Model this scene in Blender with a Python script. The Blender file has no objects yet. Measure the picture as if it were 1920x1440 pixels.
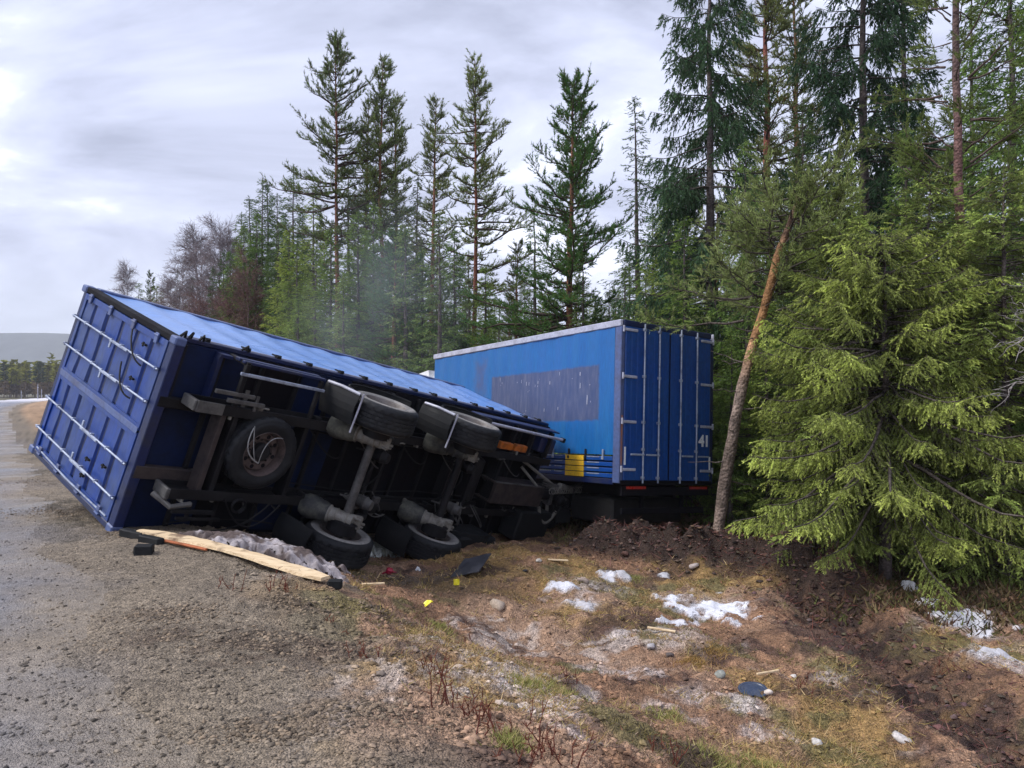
import bpy, math, random
import numpy as np
from mathutils import Matrix, Vector, Euler

# ------------------------------------------------------------------ camera, sky, sun, exposure
sc = bpy.context.scene
C = sc.collection
PITCH = math.radians(0.614)
EYE = 1.65
F = 1400.0                      # focal length in pixels of the 1920 px wide photograph
cam_d = bpy.data.cameras.new('camera')
cam_d.sensor_width = 36.0
cam_d.lens = 36.0 * F / 1920.0
cam_d.clip_start = 0.05
cam_d.clip_end = 9000.0
cam = bpy.data.objects.new('camera', cam_d)
cam.location = (0, 0, EYE)
cam.rotation_euler = (math.pi / 2 + PITCH, 0, 0)
C.objects.link(cam)
sc.camera = cam

SUN_EL, SUN_AZ = math.radians(50), math.radians(-105)     # azimuth clockwise from +Y: left, a little behind the camera
sd = bpy.data.lights.new('sun', 'SUN')
sd.energy = 1.5
sd.angle = math.radians(24)
sd.color = (1.0, 0.97, 0.92)
sun = bpy.data.objects.new('sun', sd)
sv = Vector((math.sin(SUN_AZ) * math.cos(SUN_EL), math.cos(SUN_AZ) * math.cos(SUN_EL), math.sin(SUN_EL)))
sun.rotation_euler = sv.to_track_quat('Z', 'Y').to_euler()
sun.location = sv * 60
C.objects.link(sun)

world = bpy.data.worlds.new('World')
sc.world = world
world.use_nodes = True
wt = world.node_tree
wt.nodes.clear()


def wn(t, **k):
    n = wt.nodes.new(t)
    for a, b in k.items():
        setattr(n, a, b)
    return n


def wl(a, b):
    wt.links.new(a, b)


def wmath(op, a, b=None, c=None, clamp=False):
    n = wn('ShaderNodeMath', operation=op, use_clamp=clamp)
    for i, v in enumerate((a, b, c)):
        if v is None:
            continue
        if isinstance(v, (int, float)):
            n.inputs[i].default_value = v
        else:
            wl(v, n.inputs[i])
    return n.outputs[0]


sky = wn('ShaderNodeTexSky', sky_type='NISHITA', sun_disc=False)
sky.sun_elevation = SUN_EL
sky.sun_rotation = SUN_AZ % (2 * math.pi)
sky.dust_density = 3.0
tc = wn('ShaderNodeTexCoord')
sep = wn('ShaderNodeSeparateXYZ')
wl(tc.outputs['Generated'], sep.inputs[0])
zc = wmath('MAXIMUM', sep.outputs[2], 0.0)
den = wmath('ADD', zc, 0.30)
comb = wn('ShaderNodeCombineXYZ')
wl(wmath('DIVIDE', sep.outputs[0], den), comb.inputs[0])
wl(wmath('DIVIDE', sep.outputs[1], den), comb.inputs[1])
mp = wn('ShaderNodeMapping')
mp.inputs['Location'].default_value = (0.0, 0.0, 0.0)
mp.inputs['Rotation'].default_value = (0, 0, 0.5)
mp.inputs['Scale'].default_value = (0.95, 1.5, 1)
wl(comb.outputs[0], mp.inputs[0])
nz = wn('ShaderNodeTexNoise')
nz.inputs['Scale'].default_value = 1.25
nz.inputs['Detail'].default_value = 7
nz.inputs['Roughness'].default_value = 0.58
nz.inputs['Distortion'].default_value = 0.55
wl(mp.outputs[0], nz.inputs['Vector'])
rp = wn('ShaderNodeValToRGB')
cr = rp.color_ramp
cr.elements[0].position = 0.36
cr.elements[0].color = (2.5, 2.7, 3.55, 1)
cr.elements[1].position = 0.64
cr.elements[1].color = (7.0, 7.3, 8.6, 1)
e = cr.elements.new(0.47); e.color = (3.7, 3.95, 5.1, 1)
e = cr.elements.new(0.57); e.color = (4.8, 5.1, 6.4, 1)
wl(nz.outputs['Fac'], rp.inputs[0])
# brightening band of thinner cloud low over the horizon
hz = wmath('SUBTRACT', 1.0, wmath('DIVIDE', zc, 0.17), clamp=True)
hz = wmath('POWER', hz, 1.3)
mixh = wn('ShaderNodeMix', data_type='RGBA')
wl(wmath('MULTIPLY', hz, 0.85), mixh.inputs[0])
wl(rp.outputs[0], mixh.inputs[6])
mixh.inputs[7].default_value = (6.4, 7.0, 7.9, 1)
mixs = wn('ShaderNodeMix', data_type='RGBA')
mixs.inputs[0].default_value = 0.93           # cloud cover over the clear sky
wl(sky.outputs[0], mixs.inputs[6])
wl(mixh.outputs[2], mixs.inputs[7])
bg = wn('ShaderNodeBackground')
bg.inputs['Strength'].default_value = 0.084
wl(mixs.outputs[2], bg.inputs['Color'])
wo = wn('ShaderNodeOutputWorld')
wl(bg.outputs[0], wo.inputs['Surface'])

sc.view_settings.view_transform = 'Standard'
sc.view_settings.look = 'None'
sc.view_settings.exposure = 1.27
sc.view_settings.gamma = 1.0
sc.view_settings.use_curve_mapping = False
sc.render.engine = 'CYCLES'
sc.cycles.use_denoising = True
sc.cycles.max_bounces = 6
sc.cycles.transparent_max_bounces = 8
sc.cycles.volume_bounces = 1

rng = np.random.default_rng(7)
random.seed(7)

# ------------------------------------------------------------------ materials


def new_mat(name):
    m = bpy.data.materials.new(name)
    m.use_nodes = True
    nt = m.node_tree
    b = nt.nodes['Principled BSDF']
    return m, nt, b


def tex(nt, kind, scale, detail=4, rough=0.55, coord='Object', mapscale=None):
    t = nt.nodes.new('ShaderNodeTexNoise' if kind == 'noise' else 'ShaderNodeTexVoronoi')
    t.inputs['Scale'].default_value = scale
    if kind == 'noise':
        t.inputs['Detail'].default_value = detail
        t.inputs['Roughness'].default_value = rough
    co = nt.nodes.new('ShaderNodeTexCoord')
    if mapscale:
        mp_ = nt.nodes.new('ShaderNodeMapping')
        mp_.inputs['Scale'].default_value = mapscale
        nt.links.new(co.outputs[coord], mp_.inputs[0])
        nt.links.new(mp_.outputs[0], t.inputs['Vector'])
    else:
        nt.links.new(co.outputs[coord], t.inputs['Vector'])
    return t


def ramp(nt, src, stops):
    r = nt.nodes.new('ShaderNodeValToRGB')
    el = r.color_ramp.elements
    while len(el) < len(stops):
        el.new(0.5)
    for q, (p, c) in zip(el, stops):
        q.position = p
        q.color = (*c, 1) if len(c) == 3 else c
    nt.links.new(src, r.inputs[0])
    return r.outputs[0]


def mixc(nt, fac, a, b, mode='MIX'):
    m = nt.nodes.new('ShaderNodeMix')
    m.data_type = 'RGBA'
    m.blend_type = mode
    for i, v in ((0, fac), (6, a), (7, b)):
        if isinstance(v, (int, float)):
            m.inputs[i].default_value = v
        elif isinstance(v, tuple):
            m.inputs[i].default_value = (*v, 1)
        else:
            nt.links.new(v, m.inputs[i])
    return m.outputs[2]


def bump(nt, b, h, strength=0.4, dist=0.01):
    bp = nt.nodes.new('ShaderNodeBump')
    bp.inputs['Strength'].default_value = strength
    bp.inputs['Distance'].default_value = dist
    nt.links.new(h, bp.inputs['Height'])
    nt.links.new(bp.outputs[0], b.inputs['Normal'])


def grimy(name, base, dirt, rough=0.5, metal=0.0, scale=3.0, lo=0.45, hi=0.7, stretch=None, coat=0.0, bumpd=0.002, spec=0.5):
    """a paint, rubber or metal with patches of dirt and fine scratches"""
    m, nt, b = new_mat(name)
    n1 = tex(nt, 'noise', scale, 8, 0.65, mapscale=stretch)
    n2 = tex(nt, 'noise', scale * 9, 4, 0.6, mapscale=stretch)
    f = ramp(nt, n1.outputs[0], [(lo, (0, 0, 0)), (hi, (1, 1, 1))])
    c = mixc(nt, f, base, dirt)
    g = ramp(nt, n2.outputs[0], [(0.3, (0.78, 0.78, 0.78)), (0.7, (1.15, 1.15, 1.15))])
    c = mixc(nt, 1.0, c, g, 'MULTIPLY')
    nt.links.new(c, b.inputs['Base Color'])
    rr = ramp(nt, n1.outputs[0], [(0.3, (rough * 0.8,) * 3), (0.75, (min(1, rough * 1.35),) * 3)])
    nt.links.new(rr, b.inputs['Roughness'])
    b.inputs['Metallic'].default_value = metal
    b.inputs['Coat Weight'].default_value = coat
    b.inputs['Specular IOR Level'].default_value = spec
    if bumpd:
        bump(nt, b, n2.outputs[0], 0.5, bumpd)
    return m


M = {}
M['door_blue'] = grimy('weathered_blue_door_paint', (0.003, 0.036, 0.225), (0.040, 0.068, 0.18), 0.42, scale=1.3, lo=0.40, hi=0.62, stretch=(1, .6, 1.6))
M['truck_blue'] = grimy('blue_door_paint', (0.002, 0.050, 0.25), (0.005, 0.064, 0.25), 0.42, scale=1.2)
M['deep_blue'] = grimy('deep_blue_steel', (0.003, 0.012, 0.07), (0.02, 0.022, 0.04), 0.45, scale=2.5)
M['tarp_blue'] = grimy('blue_tarpaulin', (0.13, 0.27, 0.62), (0.20, 0.33, 0.62), 0.30, scale=0.9, stretch=(1, 1, 4), bumpd=0.003, spec=0.8)  # faded blue, lightened further to stand in for sky sheen on the upper side
M['curtain_blue'] = grimy('blue_curtain_cloth', (0.003, 0.105, 0.34), (0.006, 0.125, 0.34), 0.42, scale=0.8, stretch=(6, 1, 0.6), bumpd=0.003)
M['faded'] = grimy('faded_lettering_patch', (0.035, 0.055, 0.15), (0.085, 0.10, 0.19), 0.6, scale=4.5, stretch=(5, 1, 0.9), lo=0.4, hi=0.68)
M['rail_grey'] = grimy('pale_grey_rail', (0.42, 0.43, 0.52), (0.25, 0.25, 0.3), 0.4, scale=3)
M['post_grey'] = grimy('blue_grey_post', (0.075, 0.11, 0.25), (0.07, 0.07, 0.12), 0.45, scale=1.8)
M['galv'] = grimy('galvanised_bar', (0.36, 0.41, 0.52), (0.13, 0.15, 0.22), 0.4, metal=0.3, scale=6)
M['chassis'] = grimy('dirty_chassis_steel', (0.004, 0.004, 0.006), (0.019, 0.018, 0.020), 0.6, spec=0.25, scale=2.2, lo=0.4, hi=0.7, bumpd=0.004)
M['chassis_brown'] = grimy('rusty_brown_beam', (0.036, 0.025, 0.024), (0.013, 0.011, 0.014), 0.7, scale=3.5)
M['dusty_steel'] = grimy('dusty_grey_steel', (0.085, 0.082, 0.08), (0.02, 0.019, 0.022), 0.6, scale=4)
M['floor_dark'] = grimy('dark_floor_panel', (0.003, 0.003, 0.006), (0.009, 0.007, 0.009), 0.7, spec=0.15, scale=1.8)
M['floor_blue'] = grimy('dark_blue_floor_panel', (0.003, 0.010, 0.045), (0.006, 0.008, 0.016), 0.6, spec=0.2, scale=1.6)
M['black_rubber'] = grimy('black_rubber', (0.007, 0.008, 0.010), (0.02, 0.02, 0.021), 0.7, spec=0.25, scale=5, bumpd=0.003)
M['tyre'] = grimy('tyre_rubber', (0.009, 0.010, 0.013), (0.026, 0.027, 0.028), 0.62, spec=0.3, scale=4, bumpd=0.002)
M['sidewall'] = grimy('dusty_tyre_sidewall', (0.14, 0.135, 0.13), (0.30, 0.28, 0.26), 0.8, scale=4)
M['rim'] = grimy('grimy_rim', (0.17, 0.15, 0.14), (0.05, 0.035, 0.03), 0.55, scale=6)
M['rim_rust'] = grimy('rusty_red_rim', (0.085, 0.06, 0.055), (0.02, 0.013, 0.012), 0.7, scale=6)
M['bellow'] = grimy('dusty_air_bellow', (0.022, 0.023, 0.025), (0.13, 0.13, 0.105), 0.75, scale=3, lo=0.42, hi=0.65)
M['piston'] = grimy('dusty_piston', (0.2, 0.19, 0.17), (0.07, 0.06, 0.05), 0.6, scale=6)
M['orange'] = grimy('orange_marker', (0.5, 0.13, 0.01), (0.12, 0.05, 0.02), 0.4, scale=8)
M['yellow'] = grimy('yellow_panel', (0.72, 0.44, 0.02), (0.5, 0.28, 0.03), 0.45, scale=4)
M['yellow_tag'] = grimy('bright_yellow_plastic', (0.85, 0.75, 0.02), (0.6, 0.45, 0.05), 0.4, scale=30)
M['red'] = grimy('red_lens', (0.42, 0.02, 0.012), (0.2, 0.02, 0.02), 0.3, scale=6)
M['red_rag'] = grimy('red_plastic_scrap', (0.35, 0.01, 0.04), (0.1, 0.01, 0.02), 0.5, scale=20)
M['white'] = grimy('white_paint', (0.78, 0.8, 0.82), (0.5, 0.5, 0.5), 0.4, scale=5, lo=0.5, hi=0.8)
M['glass'] = grimy('dark_glass', (0.01, 0.012, 0.015), (0.02, 0.02, 0.02), 0.08, scale=3, bumpd=0)
M['wire'] = grimy('pale_cable', (0.30, 0.30, 0.30), (0.12, 0.12, 0.12), 0.5, scale=10, bumpd=0)
M['dark_blue_plastic'] = grimy('slate_blue_plastic', (0.03, 0.045, 0.085), (0.05, 0.06, 0.09), 0.35, scale=9)


def lettering_ghost_mat():
    """blue curtain with the worn shadows of removed lettering"""
    m = M['curtain_blue'].copy()
    m.name = 'blue_curtain_with_worn_patch'
    nt = m.node_tree
    b = nt.nodes['Principled BSDF']
    base = b.inputs['Base Color'].links[0].from_socket
    co = nt.nodes.new('ShaderNodeTexCoord')
    sp = nt.nodes.new('ShaderNodeSeparateXYZ')
    nt.links.new(co.outputs['Object'], sp.inputs[0])
    nz_ = tex(nt, 'noise', 5.0, 6, 0.7)
    nf = tex(nt, 'noise', 3.0, 7, 0.7, mapscale=(4, 1, .7))

    def mth(op, a, b_=None, c=None, clamp=False):
        q = nt.nodes.new('ShaderNodeMath'); q.operation = op; q.use_clamp = clamp
        for i, v in enumerate((a, b_, c)):
            if isinstance(v, (int, float)):
                q.inputs[i].default_value = v
            elif v is not None:
                nt.links.new(v, q.inputs[i])
        return q.outputs[0]

    def rect(x0, x1, z0, z1, wob, soft):
        w = mth('MULTIPLY', mth('SUBTRACT', nz_.outputs[0], .5), wob)
        dx = mth('SUBTRACT', (x1 - x0) / 2, mth('ABSOLUTE', mth('SUBTRACT', sp.outputs[0], (x0 + x1) / 2)))
        dz = mth('SUBTRACT', (z1 - z0) / 2, mth('ABSOLUTE', mth('SUBTRACT', sp.outputs[2], (z0 + z1) / 2)))
        d = mth('ADD', mth('MINIMUM', dx, dz), w)
        return mth('DIVIDE', d, soft, clamp=True)

    r1 = rect(.60, 4.62, 1.14, 2.28, .10, .05)
    r2 = rect(4.78, 5.48, 1.75, 2.80, .9, .35)
    pc = ramp(nt, nf.outputs[0], [(.3, (.030, .050, .13)), (.5, (.055, .07, .15)), (.7, (.11, .12, .19))])
    c1 = mixc(nt, mth('MULTIPLY', r1, .93), base, pc)
    c2 = mixc(nt, mth('MULTIPLY', r2, .6), c1, (.07, .07, .14))
    st_ = tex(nt, 'noise', 1.2, 3, 0.6, mapscale=(9, 1, .6))      # pale drip marks
    dr = ramp(nt, st_.outputs[0], [(.66, (0, 0, 0)), (.72, (1, 1, 1))])
    c3 = mixc(nt, mth('MULTIPLY', mth('MULTIPLY', dr, r1), .35), c2, (.35, .36, .46))
    nt.links.new(c3, b.inputs['Base Color'])
    return m


M['ghost'] = lettering_ghost_mat()


def wood_mat():
    m, nt, b = new_mat('pale_split_timber')
    n1 = tex(nt, 'noise', 5, 8, 0.6, mapscale=(1, 14, 14))
    n2 = tex(nt, 'noise', 2.3, 4, 0.6)
    c = ramp(nt, n1.outputs[0], [(0.3, (0.42, 0.28, 0.15)), (0.5, (0.66, 0.5, 0.31)), (0.7, (0.78, 0.64, 0.43))])
    f = ramp(nt, n2.outputs[0], [(0.58, (0, 0, 0)), (0.66, (1, 1, 1))])
    c = mixc(nt, f, c, (0.2, 0.13, 0.08))
    nt.links.new(c, b.inputs['Base Color'])
    b.inputs['Roughness'].default_value = 0.8
    bump(nt, b, n1.outputs[0], 0.6, 0.006)
    return m


M['wood'] = wood_mat()
M['wood_orange'] = grimy('orange_bark_edge', (0.42, 0.12, 0.04), (0.2, 0.07, 0.03), 0.8, scale=8)


def vcol_mat(name, rough=0.85, fine=((90, 0.6, 1.35),), bumps=((140, 0.5, 0.01),), spec=0.3, transl=0.0, objvar=0.0, wet=None):
    m, nt, b = new_mat(name)
    at = nt.nodes.new('ShaderNodeAttribute')
    at.attribute_name = 'Col'
    c = at.outputs['Color']
    for s, lo, hi in fine:
        n = tex(nt, 'noise', s, 3, 0.7)
        g = ramp(nt, n.outputs[0], [(0.32, (lo, lo, lo)), (0.68, (hi, hi, hi))])
        c = mixc(nt, 1.0, c, g, 'MULTIPLY')
    if objvar:
        oi = nt.nodes.new('ShaderNodeObjectInfo')
        hs = nt.nodes.new('ShaderNodeHueSaturation')
        mr = nt.nodes.new('ShaderNodeMapRange')
        mr.inputs[3].default_value = 1 - objvar
        mr.inputs[4].default_value = 1 + objvar
        nt.links.new(oi.outputs['Random'], mr.inputs[0])
        nt.links.new(mr.outputs[0], hs.inputs['Value'])
        mr2 = nt.nodes.new('ShaderNodeMapRange')
        mr2.inputs[3].default_value = 0.515
        mr2.inputs[4].default_value = 0.485
        nt.links.new(oi.outputs['Random'], mr2.inputs[0])
        nt.links.new(mr2.outputs[0], hs.inputs['Hue'])
        nt.links.new(c, hs.inputs['Color'])
        c = hs.outputs[0]
    nt.links.new(c, b.inputs['Base Color'])
    b.inputs['Specular IOR Level'].default_value = spec
    b.inputs['Roughness'].default_value = rough
    if wet:
        n = tex(nt, 'noise', 0.9, 5, 0.6)
        r = ramp(nt, n.outputs[0], [(0.4, (wet[0],) * 3), (0.62, (wet[1],) * 3)])
        nt.links.new(r, b.inputs['Roughness'])
    if bumps:
        hsum = None
        for s, w, d in bumps:
            v = tex(nt, 'voronoi', s)
            mm = nt.nodes.new('ShaderNodeMath')
            mm.operation = 'MULTIPLY_ADD'
            nt.links.new(v.outputs['Distance'], mm.inputs[0])
            mm.inputs[1].default_value = -w
            if hsum is None:
                mm.inputs[2].default_value = 1
            else:
                nt.links.new(hsum, mm.inputs[2])
            hsum = mm.outputs[0]
        bump(nt, b, hsum, 0.9, bumps[0][2])
    if transl:
        tr = nt.nodes.new('ShaderNodeBsdfTranslucent')
        nt.links.new(c, tr.inputs[0])
        ms = nt.nodes.new('ShaderNodeMixShader')
        ms.inputs[0].default_value = transl
        nt.links.new(b.outputs[0], ms.inputs[1])
        nt.links.new(tr.outputs[0], ms.inputs[2])
        nt.links.new(ms.outputs[0], nt.nodes['Material Output'].inputs['Surface'])
    return m


M['ground'] = vcol_mat('soil_and_gravel', 0.85, fine=((14, 0.6, 1.35), (60, 0.4, 1.6)), bumps=((32, 0.6, 0.03), (85, 0.5, 0.02)))
M['road'] = vcol_mat('wet_gravel_road', 0.6, fine=((12, 0.75, 1.25), (80, 0.5, 1.5)), bumps=((60, 0.6, 0.014), (140, 0.5, 0.01)), spec=0.5, wet=(0.75, 0.30))
M['stone'] = vcol_mat('loose_stone', 0.8, fine=((40, 0.7, 1.3),), bumps=None, spec=0.35)
M['needles'] = vcol_mat('conifer_needles', 0.7, fine=(), bumps=None, spec=0.2, transl=0.38, objvar=0.22)
M['near_needles'] = vcol_mat('fresh_spruce_needles', 0.65, fine=(), bumps=None, spec=0.2, transl=0.42)
M['herb'] = vcol_mat('dry_grass_and_stems', 0.8, fine=(), bumps=None, spec=0.2, transl=0.2)
M['bark'] = vcol_mat('tree_bark', 0.9, fine=((7, 0.5, 1.4), (34, 0.55, 1.4)), bumps=((20, 0.6, 0.04),), spec=0.2, objvar=0.1)
M['snow'] = vcol_mat('coarse_old_snow', 0.8, fine=((60, 0.8, 1.1), (12, .8, 1.1)), bumps=((60, 0.5, 0.006),), spec=0.3)
M['hill'] = vcol_mat('forested_hill', 0.95, fine=((0.02, 0.7, 1.3),), bumps=None, spec=0.0)

# ------------------------------------------------------------------ mesh helpers


def mesh_np(name, V, faces, mat, col=None, smooth=False):
    """V (n,3); faces (m,k) array, or a list of such arrays"""
    me = bpy.data.meshes.new(name)
    fl = faces if isinstance(faces, list) else [faces]
    fl = [np.asarray(f, dtype=np.int32) for f in fl if len(f)]
    V = np.asarray(V, dtype=np.float32)
    me.vertices.add(len(V))
    me.vertices.foreach_set('co', V.ravel())
    idx = np.concatenate([f.ravel() for f in fl])
    tot = np.concatenate([np.full(len(f), f.shape[1], dtype=np.int32) for f in fl])
    st = np.concatenate([[0], np.cumsum(tot)[:-1]]).astype(np.int32)
    me.loops.add(len(idx))
    me.loops.foreach_set('vertex_index', idx)
    me.polygons.add(len(tot))
    me.polygons.foreach_set('loop_start', st)
    me.polygons.foreach_set('loop_total', tot)
    if smooth:
        me.polygons.foreach_set('use_smooth', np.ones(len(tot), dtype=bool))
    me.update(calc_edges=True)
    if col is not None:
        a = me.color_attributes.new('Col', 'FLOAT_COLOR', 'POINT')
        c4 = np.ones((len(V), 4), dtype=np.float32)
        c4[:, :3] = col
        a.data.foreach_set('color', c4.ravel())
    if mat is not None:
        me.materials.append(mat)
    return me


def link(name, me, parent=None, label=None, cat=None, group=None, kind=None, loc=None):
    o = bpy.data.objects.new(name, me)
    C.objects.link(o)
    if parent is not None:
        o.parent = parent
    if loc is not None:
        o.location = loc
    tag(o, label, cat, group, kind)
    return o


def tag(o, label=None, cat=None, group=None, kind=None):
    for k, v in (('label', label), ('category', cat), ('group', group), ('kind', kind)):
        if v:
            o[k] = v
    return o


class MB:
    """collects shapes, then becomes one mesh"""

    def __init__(s):
        s.V, s.F3, s.F4, s.Fn, s.n = [], [], [], [], 0

    def add(s, V, f4=(), f3=(), fn=()):
        V = np.asarray(V, float)
        s.V.append(V)
        s.F4 += [tuple(i + s.n for i in f) for f in f4]
        s.F3 += [tuple(i + s.n for i in f) for f in f3]
        s.Fn += [tuple(i + s.n for i in f) for f in fn]
        s.n += len(V)

    def box(s, a, b, bev=0.0, rot=None, org=None):
        a, b = np.minimum(a, b).astype(float), np.maximum(a, b).astype(float)
        if bev > 0 and min(b - a) > 2.2 * bev:
            V, q = [], {}
            for i in range(8):
                sg = np.array([(i & 1), (i >> 1) & 1, (i >> 2) & 1])
                for ax in range(3):
                    p = np.where(sg == 1, b, a).astype(float)
                    for k in range(3):
                        if k != ax:
                            p[k] += bev if sg[k] == 0 else -bev
                    q[(i, ax)] = len(V)
                    V.append(p)
            f4, f3 = [], []
            for ax in range(3):
                u, v = [(1, 2), (2, 0), (0, 1)][ax]
                for sd_ in (0, 1):
                    ids = []
                    for (du, dv) in ((0, 0), (1, 0), (1, 1), (0, 1)):
                        i = (sd_ << ax) | (du << u) | (dv << v)
                        ids.append(q[(i, ax)])
                    f4.append(ids if sd_ else ids[::-1])
            for ax in range(3):         # edge strips along axis ax
                u, v = [(1, 2), (2, 0), (0, 1)][ax]
                for du in (0, 1):
                    for dv in (0, 1):
                        i0 = (du << u) | (dv << v)
                        i1 = i0 | (1 << ax)
                        f = [q[(i0, u)], q[(i1, u)], q[(i1, v)], q[(i0, v)]]
                        f4.append(f if (du ^ dv) else f[::-1])
            for i in range(8):
                f = [q[(i, 0)], q[(i, 1)], q[(i, 2)]]
                f3.append(f if bin(i).count('1') % 2 else f[::-1])
            V = np.array(V)
        else:
            V = np.array([[(b if i & 1 else a)[0], (b if i & 2 else a)[1], (b if i & 4 else a)[2]] for i in range(8)])
            f4 = [(0, 2, 3, 1), (4, 5, 7, 6), (0, 1, 5, 4), (2, 6, 7, 3), (0, 4, 6, 2), (1, 3, 7, 5)]
            f3 = []
        if rot is not None:
            o_ = np.array(org if org is not None else (a + b) / 2)
            V = (V - o_) @ np.array(Euler(rot).to_matrix()).T + o_
        s.add(V, f4, f3)
        return s

    def tube(s, pts, r, n=10, cap=True):
        pts = np.asarray(pts, float)
        r = np.full(len(pts), r) if np.isscalar(r) else np.asarray(r, float)
        V = []
        for i, p in enumerate(pts):
            d = pts[min(i + 1, len(pts) - 1)] - pts[max(i - 1, 0)]
            d = d / (np.linalg.norm(d) + 1e-9)
            u = np.cross(d, (0, 0, 1) if abs(d[2]) < 0.9 else (1, 0, 0))
            u /= np.linalg.norm(u)
            v = np.cross(d, u)
            for k in range(n):
                a = 2 * math.pi * k / n
                V.append(p + r[i] * (u * math.cos(a) + v * math.sin(a)))
        f4 = []
        for i in range(len(pts) - 1):
            for k in range(n):
                f4.append((i * n + k, i * n + (k + 1) % n, (i + 1) * n + (k + 1) % n, (i + 1) * n + k))
        fn = [tuple(range(n - 1, -1, -1)), tuple(range((len(pts) - 1) * n, len(pts) * n))] if cap else []
        s.add(V, f4, (), fn)
        return s

    def lathe(s, org, axis, prof, n=32, cap=False, wob=0):
        """prof: (distance along axis, radius)"""
        axis = np.array(axis, float); axis /= np.linalg.norm(axis)
        u = np.cross(axis, (0, 0, 1) if abs(axis[2]) < 0.9 else (1, 0, 0)); u /= np.linalg.norm(u)
        v = np.cross(axis, u)
        V = []
        for (d, r) in prof:
            for k in range(n):
                a = 2 * math.pi * k / n
                V.append(np.array(org) + axis * d + r * (u * math.cos(a) + v * math.sin(a)))
        f4 = [(i * n + k, i * n + (k + 1) % n, (i + 1) * n + (k + 1) % n, (i + 1) * n + k) for i in range(len(prof) - 1) for k in range(n)]
        fn = [tuple(range(n)), tuple(range((len(prof) - 1) * n, len(prof) * n))[::-1]] if cap else []
        s.add(V, f4, (), fn)
        return s

    def grid(s, P):
        """P (a,b,3) points"""
        a, b = P.shape[:2]
        f4 = [(i * b + j, (i + 1) * b + j, (i + 1) * b + j + 1, i * b + j + 1) for i in range(a - 1) for j in range(b - 1)]
        s.add(P.reshape(-1, 3), f4)
        return s

    def mesh(s, name, mat, smooth=False):
        V = np.concatenate(s.V)
        me = bpy.data.meshes.new(name)
        me.from_pydata(V.tolist(), [], s.F4 + s.F3 + s.Fn)
        if smooth:
            me.polygons.foreach_set('use_smooth', np.ones(len(me.polygons), dtype=bool))
        me.materials.append(mat)
        me.update()
        return me

    def obj(s, name, mat, parent=None, smooth=False, **k):
        me = s.mesh(name, mat, smooth)
        o = link(name, me, parent, **k)
        if smooth:
            try:
                me.set_sharp_from_angle(angle=math.radians(35))
            except Exception:
                pass
        return o


def copy_tree(o, parent=None):
    c = o.copy()
    C.objects.link(c)
    c.parent = parent
    for ch in list(o.children):
        copy_tree(ch, c)
    return c


def empty(name, M4=None, loc=None, **k):
    o = bpy.data.objects.new(name, None)
    o.empty_display_size = 0.3
    C.objects.link(o)
    if M4 is not None:
        o.matrix_world = M4
    if loc is not None:
        o.location = loc
    tag(o, **k)
    return o


# ------------------------------------------------------------------ noise and terrain
def _hash(ix, iy, seed):
    h = (ix.astype(np.int64) * 374761393 + iy.astype(np.int64) * 668265263 + seed * 1442695041) & 0xFFFFFFFF
    h = ((h ^ (h >> 13)) * 1274126177) & 0xFFFFFFFF
    return ((h ^ (h >> 16)) & 0xFFFFFF) / float(0xFFFFFF)


def vnoise(x, y, seed=0):
    ix, iy = np.floor(x), np.floor(y)
    fx, fy = x - ix, y - iy
    fx, fy = fx * fx * (3 - 2 * fx), fy * fy * (3 - 2 * fy)
    ix, iy = ix.astype(np.int64), iy.astype(np.int64)
    a, b = _hash(ix, iy, seed), _hash(ix + 1, iy, seed)
    c, d = _hash(ix, iy + 1, seed), _hash(ix + 1, iy + 1, seed)
    return (a + (b - a) * fx) * (1 - fy) + (c + (d - c) * fx) * fy


def fbm(x, y, seed=0, oct=4, gain=0.5):
    t, amp, s = 0, 1, 0
    for i in range(oct):
        c, sn = math.cos(0.7 * i), math.sin(0.7 * i)
        t = t + amp * vnoise((x * c - y * sn) * 2 ** i + 17.3 * i, (x * sn + y * c) * 2 ** i - 9.1 * i, seed + i)
        s += amp
        amp *= gain
    return t / s


def sm(a, b, x):
    t = np.clip((x - a) / (b - a), 0, 1)
    return t * t * (3 - 2 * t)


def road_n(x, y):
    n = 0.825 * x + 0.566 * y
    s = -0.566 * x + 0.825 * y
    return n - 0.00052 * np.maximum(0, s - 60) ** 2, s


def seg_dist(x, y, a, b):
    ax, ay = a; bx, by = b
    dx, dy = bx - ax, by - ay
    t = np.clip(((x - ax) * dx + (y - ay) * dy) / (dx * dx + dy * dy), 0, 1)
    return np.hypot(x - ax - t * dx, y - ay - t * dy), t


FUR = [((4.3, 10.6), (4.15, 8.2)), ((4.15, 8.2), (3.95, 5.4)), ((3.95, 5.4), (4.2, 2.0))]


def furrow(x, y):
    d = np.full(np.shape(x), 99.0)
    for a, b in FUR:
        d = np.minimum(d, seg_dist(x, y, a, b)[0])
    return d + 0.5 * (fbm(x * 1.3, y * 1.3, 61, 3) - 0.5)


def mound(x, y):
    d1, _ = seg_dist(x, y, (1.75, 13.1), (4.0, 12.2))
    d2, _ = seg_dist(x, y, (4.0, 12.2), (4.7, 11.4))
    d = np.minimum(d1, d2)
    return np.exp(-(d / 0.62) ** 2)


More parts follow.
